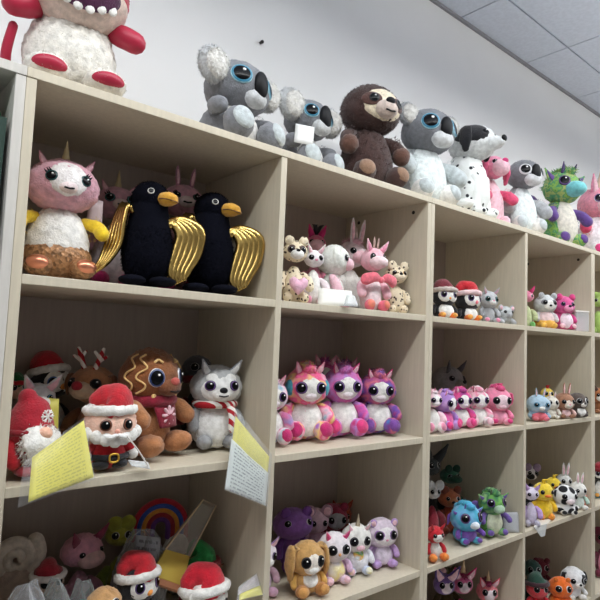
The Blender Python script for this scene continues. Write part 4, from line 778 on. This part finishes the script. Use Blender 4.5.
# rainbow arch plush
x = x_at(156, .26, z); zt = z_at(502, x, .26); H = zt-z; t = thing('rainbow_plush', (x, .26, z), yaw_for(x, .26, 10), 'rainbow arch plush at the back of the pile', 'plush toy')
for i, c in enumerate([(196, 40, 60), (60, 90, 180), (226, 150, 60), (170, 50, 60), (110, 60, 140)]):
    r_ = .066-.0115*i; mb = MB(); mb.tube([(r_*math.cos(a), 0, H-.074+r_*math.sin(a)) for a in np.linspace(0, PI, 9)]+[(-r_, 0, H-.1)], .0075, n=10); mb.tube([(r_, 0, H-.074), (r_, 0, H-.1)], .0075, n=10); mb.build('stripe', fab(*c), t)
mb = MB(); 
for sx in (-1, 1): mb.ell(Ell((sx*.045, 0, (H-.09)/2), (.04, .035, (H-.09)/2)), seg=20, fuzz=.03)
mb.build('cloud_base', WHITE, t)
# green-yellow plush
plush('frog_plush', 'yellow-green frog plush behind the grey plastic bag', 'plush toy', 120, .27, z, 524, 10, body=fab(150, 150, 50), head=fab(168, 166, 60), hr=(.3, .26, .24), ears=[('round', fab(150, 150, 50), None, .09, 40, 54)], arm=fab(120, 140, 50), foot=fab(60, 110, 60), hw=28)
# plastic bag with a greyish plush inside
def bag(px, py_top, y, w, label, inner, tint, seed, card=True):
    x = x_at(px, y, z); H = z_at(py_top, x, y)-z; r2 = np.random.default_rng(seed)
    t = thing('plastic_bag', (x, y, z), yaw_for(x, y, 0), label, 'plastic bag'); mb = MB(); n = 26; K = 15; Dn = r2.normal(0, 1, (7, 3)); Pn = r2.uniform(0, 6, 7); V = []
    for i in range(K+1):
        v = i/K; s_ = max(.02, 1-v**4)**.5*(.82+.3*math.sin(PI*v))
        for j in range(n):
            a = 2*PI*j/n; d = np.array([math.cos(a), math.sin(a), v*3]); q = 1+.05*sum(math.sin(2.4*(d@Dn[k_])+Pn[k_]) for k_ in range(7))/2+r2.normal(0, .035)
            V.append((w*s_*q*math.cos(a), w*.55*s_*q*math.sin(a), .001+H*v+(.014*math.sin(2*a+seed*2)+.008*math.sin(5*a+seed)+r2.normal(0, .003))*v**3*(1-.9*(i == K))))
    F = [(i*n+j, i*n+(j+1) % n, (i+1)*n+(j+1) % n, (i+1)*n+j) for i in range(K) for j in range(n)]+[tuple(K*n+j for j in range(n))]
    mb.add(V, F); mb.build('bag_film', clear('bag_film_'+str(seed), tint, .16), t, smooth=False)
    MB().ell(Ell((0, 0, H*.42), (w*.8, w*.42, H*.38)), seg=24, fuzz=.05).build('wrapped_plush', inner, t)
    if card: MB().sheet((-w*.5, -w*.42, H*.5), (w*.6, -w*.5, H*.45), (w*.7, -w*.2, H*.93), (-w*.3, -w*.2, H*.97), 6, 6, sag=.004, nrm=(0, -1, 0)).build('backing_card', printed('grey_card_'+str(seed), (150, 152, 156), (60, 60, 66), 7, 12, .7), t, solid=.001)
bag(138, 530, .165, .056, 'grey plastic bag with printed card in the middle of the pile', fab(110, 110, 116), (190, 194, 198), 1)
bag(50, 580, .085, .034, 'small clear bag of grey plush below the dark red hat', fab(120, 126, 126), (200, 206, 206), 2, False)
bag(20, 584, .065, .046, 'crumpled white plastic bag at the bottom left corner', fab(200, 200, 206), (228, 230, 236), 3, False)
bag(78, 582, .09, .030, 'clear bag holding teal plush in the lower left pile', fab(80, 130, 130), (200, 210, 210), 4, False)
# yellow carton with long clear tube
o = ray_pt(168, 600, .10); o[2] = z; t = thing('display_carton', tuple(o), 0, 'yellow carton with long clear plastic tube slanting out of the pile', 'carton')
A = ray_pt(150, 575, .10)-o; Bp = ray_pt(183, 586, .10)-o; Cp = ray_pt(190, 556, .13)-o; Dp = ray_pt(166, 549, .13)-o; dd = np.array([.012, .04, -.02])
mb = MB(); mb.add([A, Bp, Cp, Dp, A+dd, Bp+dd, Cp+dd, Dp+dd], [(0, 1, 2, 3), (4, 7, 6, 5), (0, 4, 5, 1), (1, 5, 6, 2), (2, 6, 7, 3), (3, 7, 4, 0)]); mb.build('carton', paint('yellow_carton', (206, 180, 80)), t, smooth=False, bevel=.002)
A2 = ray_pt(152, 582, .098)-o; B2 = ray_pt(182, 592, .098)-o; mb = MB(); mb.add([A, Bp, B2, A2, A+dd, Bp+dd, B2+dd, A2+dd], [(0, 1, 2, 3), (4, 7, 6, 5), (0, 4, 5, 1), (1, 5, 6, 2), (2, 6, 7, 3), (3, 7, 4, 0)]); mb.build('carton_base', paint('salmon_carton', (190, 130, 96)), t, smooth=False)
E0 = ray_pt(203, 500, .16)-o; E1 = ray_pt(216, 506, .16)-o; d2 = np.array([.008, .03, -.012])
mb = MB(); mb.add([Dp, Cp, E1, E0, Dp+d2, Cp+d2, E1+d2, E0+d2], [(0, 1, 2, 3), (4, 7, 6, 5), (0, 4, 5, 1), (1, 5, 6, 2), (2, 6, 7, 3), (3, 7, 4, 0)]); tb = mb.build('clear_tube', clear('tube_plastic', (214, 210, 200), .08), t, smooth=False)
MB().tube([Dp, E0], .0022, n=6).build('tube_edge', gloss(196, 176, 140, rough=.4), tb); MB().tube([Cp, E1], .0018, n=6).build('tube_edge', gloss(196, 176, 140, rough=.4), tb)
MB().add([E0, E1, E1+d2, E0+d2], [(0, 1, 2, 3)]).build('tube_cap', paint('tan_cap', (150, 130, 104)), tb, smooth=False, solid=.003)
# post to carry the carton inside the pile
#plush('bear_plush', 'dark toy bear buried under the yellow carton', 'plush toy', 176, .17, z, 592, 20, body=fab(70, 46, 40), head=fab(80, 54, 46), H=None, ears=[], hw=26)
sleeve('silver and yellow card in clear sleeve at the foot of the first divider', [ray_pt(236, 602, -.0), ray_pt(264, 596, -.0), ray_pt(258, 572, .03), ray_pt(238, 588, .03)], [printed('silver_card', (196, 186, 190), (110, 100, 110), 6, 10, .5), YELP], ['silver_card', 'yellow_sheet'], ref=[(.03, .45, .97, .97, 0), (.1, .05, .97, .45, .001)])
# ---- second column, lower shelf
plush('unicorn_plush', 'lilac and white plush partly hidden behind the divider, lower shelf', 'plush toy', 262, .14, z, 541, 34, body=fab(226, 206, 226), head=fab(236, 226, 236), hr=(.3, .26, .25), eyes=(I_DARK, I_PURP, 15, 28, 0), ears=[('point', LILAC, LPINK, .11, 50, 44)], arm=fab(206, 170, 190), foot=fab(224, 180, 210), muz=(WHITE, .12, .08, .08, -22), hw=30)
BUN = fab(206, 160, 98)
plush('bunny_plush', 'tan long-eared bunny plush with white bib', 'plush toy', 307, .085, z, 541, 28, body=BUN, head=BUN, hr=(.3, .26, .27), br=(.28, .23, .31), faces=[(fab(240, 230, 220), 0, -10, 32, 40)], belly=WHITE, bellyp=(0, 22, 34, 40), eyes=(I_DARK, I_DARK, 17, 26, 2, 1.15, .04), muz=(WHITE, .12, .08, .075, -24), ears=[('floppy', BUN, LPINK, .33, 84, 46)], arm=fab(222, 172, 90), foot=fab(176, 118, 58), pad=fab(206, 150, 84), footp=(.18, -.24, .12, .12, .15, .12), fur=.012, det=1.2, hw=36)
PAS = mot((236, 220, 236), (240, 190, 210), (244, 236, 180), (210, 220, 240))
plush('owl_plush', 'white and pink owl plush with yellow and lilac tummy', 'plush toy', 334, .095, z, 532, 26, body=fab(222, 176, 200), head=fab(238, 230, 236), hr=(.32, .26, .26), br=(.25, .21, .28), belly=mot((244, 240, 244), (244, 226, 150), (230, 200, 230)), eyes=(I_DARK, I_DARK, 18, 26, 2), ears=[('point', PINK, HOTP, .11, 50, 46)], nose=(fab(236, 170, 110), .035, .03, -14), arm=fab(214, 180, 210), foot=fab(226, 200, 220), pad=LPINK, det=1.1, hw=34)
plush('unicorn_plush', 'white unicorn plush with silver horn and rainbow chest emblem', 'plush toy', 356, .105, z, 524, 24, body=fab(236, 234, 240), head=WHITE, hr=(.29, .25, .25), br=(.27, .22, .3), belly=mot((240, 240, 240), (120, 190, 120), (240, 190, 90), (236, 240, 244), scale=40), bellyp=(0, 28, 26, 26), eyes=(I_DARK, I_DARK, 17, 27, 0), ears=[('point', WHITE, LPINK, .1, 50, 46)], horn=(gloss(200, 186, 160, rough=.4, metal=.5), .2, 0, 74), arm=fab(230, 230, 238), foot=fab(200, 210, 232), pad=PAS, muz=(LPINK, .1, .07, .06, -26), det=1.1, hw=31)
plush('sloth_plush', 'lilac sloth plush with white face, right end of its shelf', 'plush toy', 381, .1, z, 518, 26, body=fab(200, 170, 212), head=fab(226, 210, 226), hr=(.31, .26, .26), br=(.24, .21, .29), faces=[(fab(240, 234, 238), 0, -4, 46, 40), (fab(150, 110, 170), 26, 4, 20, 20, .03), (fab(150, 110, 170), -26, 4, 20, 20, .03)], eyes=(I_DARK, I_DARK, 15, 26, 4, 1.15, .06), nose=(PINK, .04, .03, -12), ears=[('round', LILAC, LPINK, .09, 58, 42)], arm=fab(196, 160, 210), foot=fab(190, 150, 206), pad=LILAC, belly=fab(228, 214, 232), det=1.1, hw=33)
plush('hippo_plush', 'deep purple plush at the back above the tan bunny', 'plush toy', 293, .24, z, 508, 24, body=fab(160, 104, 196), head=fab(156, 104, 192), hr=(.36, .32, .26), eyes=(I_DARK, I_WHITE, 11, 36, 16), ears=[('round', PURP, None, .09, 52, 48)], arm=PURP, foot=PURP, fur=.02, det=1.2, hw=40)
plush('mouse_plush', 'dusky pink mouse plush behind the white owl', 'plush toy', 316, .25, z, 508, 20, body=fab(226, 186, 206), head=fab(230, 196, 212), ears=[('round', fab(190, 150, 170), LPINK, .13, 54, 44)], eyes=(I_DARK, I_DARK, 12, 27, 0), hw=26)
plush('raccoon_plush', 'grey plush in a dark red hood behind the white unicorn', 'plush toy', 334, .26, z, 504, 20, body=fab(150, 40, 70), head=fab(150, 40, 70), faces=[(LGREY, 0, -8, 46, 40)], ears=[('round', fab(150, 40, 70), None, .1, 50, 46)], eyes=(I_DARK, I_DARK, 13, 27, 0, 1.1, .04), arm=fab(150, 40, 70), foot=DRED, hw=28)
plush('fox_plush', 'orange-red fox plush at the back beside lilac sloth', 'plush toy', 349, .27, z, 506, 20, body=fab(190, 80, 40), head=fab(196, 84, 44), ears=[('point', fab(170, 66, 36), None, .14, 48, 46)], faces=[(OFFW, 0, -24, 40, 26)], arm=fab(190, 80, 40), foot=fab(120, 50, 30), eyes=(I_DARK, I_DARK, 12, 27, 4), hw=24)
# ---- third column, lower shelf
plush('fox_plush', 'red and white plush with orange feet at the double divider', 'plush toy', 435, .03, z, 526, 34, body=fab(228, 226, 222), head=fab(196, 30, 44), hr=(.3, .26, .26), faces=[(WHITE, 0, -20, 40, 32)], ears=[('point', RED, None, .12, 50, 46)], eyes=(I_DARK, I_DARK, 13, 28, 4, 1.1, .03), arm=RED, foot=ORG, pad=fab(236, 140, 60), footp=(.2, -.24, .12, .14, .16, .12), hw=18)
plush('bear_plush', 'orange-brown bear plush behind the blue dragon', 'plush toy', 449, .14, z, 491, 26, body=fab(170, 76, 46), head=fab(182, 100, 62), hr=(.3, .26, .24), faces=[(fab(176, 110, 70), 0, -16, 34, 34)], ears=[('round', fab(130, 60, 36), None, .1, 50, 48)], eyes=(I_DARK, I_WHITE, 11, 27, 6, 1.1, .04), nose=(NOSEB, .05, .035, -14), arm=fab(140, 60, 36), foot=fab(140, 60, 36), fur=.015, hw=23)
BD = mot((90, 150, 210), (70, 170, 200), (120, 180, 220), (80, 120, 190), scale=20)
dragon(466, .085, z, 502, 40, 'sky blue dragon plush with white muzzle at the shelf front', gr=BD, limb=fab(110, 70, 160), snout=fab(226, 232, 240), horn=fab(96, 80, 160), belly=fab(130, 90, 180), hr=(.31, .27, .26), foot=fab(80, 170, 200), det=1.1, hw=30)
dragon(492, .075, z, 490, 36, 'small green dragon plush with pale belly beside the blue one', gr=mot((60, 130, 70), (120, 180, 90), (50, 110, 80), (160, 200, 130)), limb=fab(110, 84, 160), snout=fab(170, 200, 170), horn=fab(70, 90, 60), belly=fab(220, 224, 196), det=1.1, hw=26)
plush('octopus_plush', 'little dark violet plush at the right of green dragon', 'plush toy', 506, .05, z, 505, 34, body=fab(84, 66, 130), head=fab(96, 110, 170), hr=(.3, .26, .28), ears=[('point', fab(84, 66, 130), None, .1, 50, 46)], arm=fab(84, 66, 130), foot=fab(90, 60, 110), hw=12)
plush('crocodile_plush', 'dark green plush in the shadowed back of third lower shelf', 'plush toy', 450, .27, z, 468, 30, body=fab(56, 110, 90), head=fab(60, 124, 100), hr=(.3, .3, .22), muz=(fab(36, 84, 66), .16, .2, .08, -10), ears=[('round', fab(30, 70, 56), None, .09, 40, 54)], arm=fab(30, 70, 56), foot=fab(120, 60, 50), hw=20)
plush('bat_plush', 'near-black plush in the back left corner, third lower shelf', 'plush toy', 430, .22, z, 460, 40, body=fab(62, 64, 70), head=fab(66, 72, 76), ears=[('point', fab(40, 42, 46), None, .15, 48, 46)], arm=fab(40, 42, 46), foot=fab(60, 30, 36), fur=.03, hw=20)
plush('bear_plush', 'wine red plush with white head left behind the brown bear', 'plush toy', 433, .16, z, 484, 26, body=fab(150, 40, 58), head=fab(206, 204, 204), ears=[('round', fab(200, 200, 200), None, .1, 50, 46)], arm=fab(110, 26, 40), foot=fab(110, 26, 40), hw=15)
o = ray_pt(512, 529, .025); o[2] = z; t = thing('price_card', tuple(o), yaw_for(o[0], o[1], 10), 'blank white card leaning by the fourth divider, lower shelf', 'price card')
MB().sheet((-.03, -.005, .002), (.026, .005, .002), (.026, .026, .07), (-.03, .016, .066), 6, 6, sag=.003, nrm=(0, -1, 0)).build('card', gloss(206, 206, 212, rough=.5), t, solid=.001)
MB().sheet((-.033, -.008, .002), (.029, .002, .002), (.029, .023, .074), (-.033, .013, .07), 6, 6, sag=.003, nrm=(0, -1, 0)).build('clear_sleeve', SLEEVE, t)
# ---- fourth column, lower shelf
plush('cow_plush', 'black and white plush in the back left, fourth lower shelf', 'plush toy', 531, .15, z, 466, 20, body=BLACK, head=spot((230, 226, 230), (24, 24, 30), 26, .4), ears=[('round', fab(150, 130, 160), None, .1, 50, 46)], arm=BLACK, foot=BLACK, hw=14)
plush('owl_plush', 'lilac white plush at the left end, fourth lower shelf', 'plush toy', 531, .03, z, 487, 20, body=fab(206, 196, 220), head=fab(222, 214, 232), hr=(.3, .26, .25), ears=[('point', LILAC, None, .1, 50, 46)], eyes=(I_PURP, I_WHITE, 16, 28, 2), arm=LILAC, foot=fab(190, 186, 206), hw=15)
DUCK = dict(body=fab(240, 200, 40), head=fab(244, 210, 60), hr=(.32, .28, .28), br=(.3, .26, .3), muz=(ORG, .1, .1, .04, -16), eyes=(I_DARK, I_DARK, 12, 32, 6), ears=[], tuft=(YEL, 3), arm=fab(236, 190, 36), armp=(.26, .0, .42, .38, -.04, .26), armr=.08, foot=fab(236, 150, 50))
plush('duck_plush', 'yellow duck plush at the shelf front beside the cow', 'plush toy', 543, .05, z, 482, 34, 'yellow duck plushes', hw=20, **DUCK)
plush('duck_plush', 'second yellow duck plush peeking behind the front duck', 'plush toy', 553, .09, z, 478, 34, 'yellow duck plushes', hw=15, **DUCK)
COW = spot((238, 238, 240), (20, 20, 26), 24, .42)
plush('cow_plush', 'white cow plush with big black patches, fourth lower shelf', 'plush toy', 565, .03, z, 485, 34, body=COW, head=COW, hr=(.34, .28, .28), br=(.31, .26, .31), eyes=(I_DARK, I_WHITE, 14, 30, 4), muz=(fab(236, 220, 224), .17, .1, .1, -24), ears=[('floppy', BLACK, None, .11, 82, 30)], arm=COW, foot=WHITE, pad=BLACK, hw=23)
plush('bunny_plush', 'white bunny plush with upright ear right of the cow', 'plush toy', 578, .03, z, 482, 30, body=fab(222, 232, 224), head=WHITE, ears=[('long', WHITE, LPINK, .13, 30, 60)], arm=fab(190, 220, 204), foot=WHITE, eyes=(I_DARK, I_DARK, 13, 28, 2), hw=16)
plush('bunny_plush', 'grey-white bunny plush behind the black patched cow', 'plush toy', 564, .08, z, 476, 26, body=LGREY, head=fab(214, 214, 212), ears=[('long', fab(210, 210, 208), LPINK, .13, 30, 60)], hw=15)
plush('crab_plush', 'coral plush in the right corner behind white bunny', 'plush toy', 583, .012, z, 495, 20, body=CORAL, head=fab(232, 140, 120), ears=[], arm=CORAL, foot=CORAL, hw=9)
def on_shelf(px, py):
    d = fw+RT*(px-300)/FOC-UP*(py-300)/FOC; return CP+d*((z+.0025-CP[2])/d[2])
o = ray_pt(541, 515, .0); o[2] = z; t = thing('price_card', tuple(o), 0, 'white tag drooping over the shelf edge below the yellow duck', 'price card', 'cards in clear sleeves')
MB().sheet(on_shelf(534, 519)-o, on_shelf(556, 515)-o, ray_pt(547, 524, -.004)-o, ray_pt(534, 527, -.004)-o, 6, 6, sag=.0).build('card', gloss(226, 222, 214, rough=.5), t, solid=.001)
MB().sheet(ray_pt(534, 527, -.004)-o, ray_pt(547, 524, -.004)-o, ray_pt(545, 536, -.008)-o, ray_pt(541, 537, -.008)-o, 4, 4).build('clear_flap', clear('clear_wrap'), t)
plush('penguin_plush', 'penguin plush in a red cap at the right edge, lower shelf', 'plush toy', 600, .06, z, 466, 20, hat=dict(red=fab(150, 30, 44), brim=DRED, bend=.2, tall=.2, pom=False), hw=16, **dict(PEN, foot=TEAL))
# ---- bottom shelf, third to fifth columns
z = ZS[3]
M4 = [(444, .10, 574, 'violet and navy plush under the red and white one, bottom shelf', (84, 60, 130), (120, 90, 160), 'cat_plush'), (462, .13, 573, 'hot pink plush, second on the third bottom shelf', (206, 60, 120), (220, 110, 160), 'unicorn_plush'), (487, .10, 581, 'coral pink plush with striped mane, middle of bottom shelf', (226, 90, 110), (236, 130, 140), 'unicorn_plush'), (506, .12, 578, 'rose plush with pale ears, right end of third bottom shelf', (196, 70, 90), (206, 90, 110), 'bunny_plush'), (447, .26, 568, 'olive plush at the back of third bottom shelf', (90, 80, 50), (100, 96, 60), 'frog_plush'), (486, .27, 569, 'dark maroon plush at the back of third bottom shelf', (90, 36, 56), (110, 46, 66), 'bear_plush')]
for px, y, top, lab, c1, c2, nm in M4:
    plush(nm, lab, 'plush toy', px, y, z, top, 20, hw=21, body=fab(*c1), head=fab(*c2), ears=[('point' if nm[0] in 'cu' else ('long' if nm[:3] == 'bun' else 'round'), fab(*c1), LPINK, .11, 48, 46)], faces=[(fab(230, 214, 220), 0, -12, 32, 36)] if y < .2 else [], horn=(gloss(220, 190, 150, rough=.4), .18, 0, 74) if nm[0] == 'u' else None, arm=fab(*c1), mane=fab(150, 30, 80) if nm[0] == 'u' else None)
plush('elf_plush', 'red suited plush with dark green hood, left of fourth bottom shelf', 'plush toy', 537, .06, z, 577, 30, body=RED, head=fab(206, 60, 70), hat=dict(red=fab(40, 76, 64), brim=fab(60, 30, 40), bend=.3, tall=.15, pom=False), ears=[], arm=RED, foot=RED, hw=21)
plush('pumpkin_plush', 'bright orange plush in front of the spotted dog, bottom shelf', 'plush toy', 560, .04, z, 577, 24, body=fab(228, 96, 24), head=fab(236, 110, 30), hr=(.36, .32, .3), br=(.34, .3, .3), ears=[('round', ORG, None, .09, 50, 50)], arm=ORG, foot=ORG, hw=23)
plush('dalmatian_plush', 'white dog plush with black ears on the bottom shelf', 'plush toy', 573, .05, z, 567, 34, body=spot((232, 232, 234), (24, 24, 28), 40, .22), head=fab(232, 232, 234), hr=(.3, .27, .27), ears=[('floppy', BLACK, None, .18, 78, 36)], faces=[(BLACK, 34, 8, 24, 26)], eyes=(I_DARK, I_WHITE, 13, 30, 4, 1.1, .04), muz=(WHITE, .13, .1, .09, -20), nose=(NOSEB, .05, .04, 35), foot=WHITE, hw=24)
#plush('cat_plush', 'black cat plush behind the orange plush, bottom shelf', 'plush toy', 553, .19, z, 564, 20, body=BLACK, head=fab(34, 34, 38), ears=[('point', BLACK, None, .13, 50, 46)], arm=BLACK, foot=BLACK, hw=16)
plush('bear_plush', 'dark crimson plush at the back left, fourth bottom shelf', 'plush toy', 540, .17, z, 558, 20, body=fab(96, 20, 40), head=fab(110, 26, 46), ears=[('round', fab(96, 20, 40), None, .1, 50, 46)], arm=fab(96, 20, 40), foot=fab(96, 20, 40), hw=18)
plush('turtle_plush', 'dark teal plush beside the divider, fourth bottom shelf', 'plush toy', 532, .11, z, 560, 20, body=fab(40, 70, 66), head=fab(56, 92, 86), ears=[], arm=fab(40, 70, 66), foot=fab(40, 70, 66), hw=18)
plush('bear_plush', 'maroon and pink plush at the right edge, bottom shelf', 'plush toy', 603, .07, z, 530, 10, body=fab(120, 40, 66), head=fab(110, 34, 56), ears=[('round', fab(110, 34, 56), None, .1, 50, 46)], belly=PINK, hw=16)
# ---- the neighbouring unit at the left edge
t = thing('gift_bag', (-.104, .012, ZS[0]+.0015), 0, 'dark green paper gift bag in the left unit, cut by the left edge', 'bag')
GP = paint('dark_green_paper', (30, 58, 48), .6); mb = MB(); lo = [(-.078, 0), (.078, 0), (.078, .12), (-.078, .12)]; V = []
for zz, k0 in ((0, 1.), (.1, .985), (.2, 1.), (.275, 1.02)):
    for i, (a, b) in enumerate(lo): V.append((a*k0, b*k0, zz)); V.append(((a+lo[(i+1) % 4][0])/2*(1. if i % 2 == 0 else .9 if zz > .1 else 1.), (b+lo[(i+1) % 4][1])/2, zz))
mb.add(V, [(i*8+j, i*8+(j+1) % 8, (i+1)*8+(j+1) % 8, (i+1)*8+j) for i in range(3) for j in range(8)]+[tuple(range(7, -1, -1))]); mb.build('paper_body', GP, t, smooth=False, solid=.0012)
for y in (.002, .118): MB().tube([(-.035, y, .27), (-.03, y, .31), (0, y, .325), (.03, y, .31), (.035, y, .27)], .003, n=8).build('handle', fab(36, 90, 60), t)
mb = MB()
for i in range(7): a = i/7*2*PI; mb.tube([(.02, .05, .25), (.02+.03*math.cos(a), .05+.03*math.sin(a), .3), (.02+.052*math.cos(a), .05+.05*math.sin(a), .295)], [.02, .026, .008], n=8, sub=3)
mb.build('tissue_paper', fab(40, 120, 70), t)
# ------------------------------------------------------------------ settle every toy on what carries it
bpy.context.view_layer.update()
for o in [q for q in C.objects if q.parent is None and q.get('category') == 'plush toy']:
    zs = []; xs_ = []; ys_ = []
    for m in o.children_recursive:
        if m.type == 'MESH':
            n = len(m.data.vertices); a = np.empty(n*3); m.data.vertices.foreach_get('co', a); a = a.reshape(-1, 3); mw = np.array(o.matrix_world); a = a@mw[:3, :3].T+mw[:3, 3]
            zs.append(a[:, 2].min()); xs_ += [a[:, 0].min(), a[:, 0].max()]; ys_ += [a[:, 1].min(), a[:, 1].max()]
    zb = min(ZS+[ZT], key=lambda q: abs(q-o.location.z)); o.location.z += zb+.0006-min(zs)
    ym = .392 if zb == ZT else .361
    if max(ys_) > ym: o.location.y -= max(ys_)-ym
    if zb != ZT:                        # keep clear of the upright panels
        c = math.floor(o.location.x/.6); lo = c*.6+(T if c % 2 == 0 else T/2)+.001; hi = (c+1)*.6-(T/2 if c % 2 == 0 else T)-.001
        a, b = lo-min(xs_), max(xs_)-hi
        if a > 0 and b < 0: o.location.x += min(a, -b+.02)
        elif b > 0 and a < 0: o.location.x -= min(b, -a+.02)
        if max(a, b) > .015: print('CELL', o['label'], round(a, 3), round(b, 3))
# ------------------------------------------------------------------ ease toys that press into each other apart, along the line of sight
from mathutils.bvhtree import BVHTree
bpy.context.view_layer.update()
class Body:
    def __init__(s, o):
        s.o = o; s.F = []; V = []; n0 = 0
        for m in o.children_recursive:
            if m.type != 'MESH': continue
            n = len(m.data.vertices); a = np.empty(n*3); m.data.vertices.foreach_get('co', a); mw = np.array(m.matrix_world)
            V.append(a.reshape(-1, 3)@mw[:3, :3].T+mw[:3, 3]); s.F += [tuple(i+n0 for i in q.vertices) for q in m.data.polygons]; n0 += n
        s.V = np.vstack(V); s.mid = s.V.mean(0); s.bvh = None; s.box(); s.top = o.location.z > 1.9
        c = math.floor(s.mid[0]/.6); s.xr = (-9, 99) if s.top else (c*.6+(T if c % 2 == 0 else T/2), (c+1)*.6-(T/2 if c % 2 == 0 else T))
    def box(s): s.lo, s.hi = s.V.min(0), s.V.max(0)
    def tree(s):
        if s.bvh is None: s.bvh = BVHTree.FromPolygons(s.V.tolist(), s.F)
        return s.bvh
    def move(s, step):
        d = np.array([s.mid[0]-CP[0], s.mid[1]-CP[1], 0]); d *= step/np.linalg.norm(d)
        if s.lo[0]+d[0] < s.xr[0] or s.hi[0]+d[0] > s.xr[1]: d[0] = 0
        if s.hi[1]+d[1] > (.392 if s.top else .361) or (step < 0 and s.lo[1]+d[1] < (-.035 if s.top else -.012)): return False
        s.V = s.V+d; s.mid = s.mid+d; s.o.location += Vector(d); s.bvh = None; s.box(); return True
BD_ = [Body(o) for o in C.objects if o.parent is None and o.get('category') == 'plush toy']
for rnd in range(9):
    hits = 0
    for i in range(len(BD_)):
        for j in range(i+1, len(BD_)):
            a, b = BD_[i], BD_[j]
            if (np.minimum(a.hi, b.hi)-np.maximum(a.lo, b.lo)).min() <= 0: continue
            if not a.tree().overlap(b.tree()): continue
            hits += 1; near, far = (a, b) if np.hypot(*(a.mid-CP)[:2]) < np.hypot(*(b.mid-CP)[:2]) else (b, a)
            far.move(.008); near.top or near.move(-.004)
    print('touching pairs', rnd, hits)
    if not hits: break
# ------------------------------------------------------------------ world and view
w = bpy.data.worlds.new('room_air'); bpy.context.scene.world = w; w.use_nodes = True
w.node_tree.nodes['Background'].inputs['Color'].default_value = (.9, .95, 1, 1); w.node_tree.nodes['Background'].inputs['Strength'].default_value = .0
s = bpy.context.scene; s.view_settings.view_transform = 'Standard'; s.view_settings.look = 'None'; s.view_settings.exposure = 0.
s.cycles.max_bounces = 10; s.cycles.diffuse_bounces = 6; s.cycles.transparent_max_bounces = 12
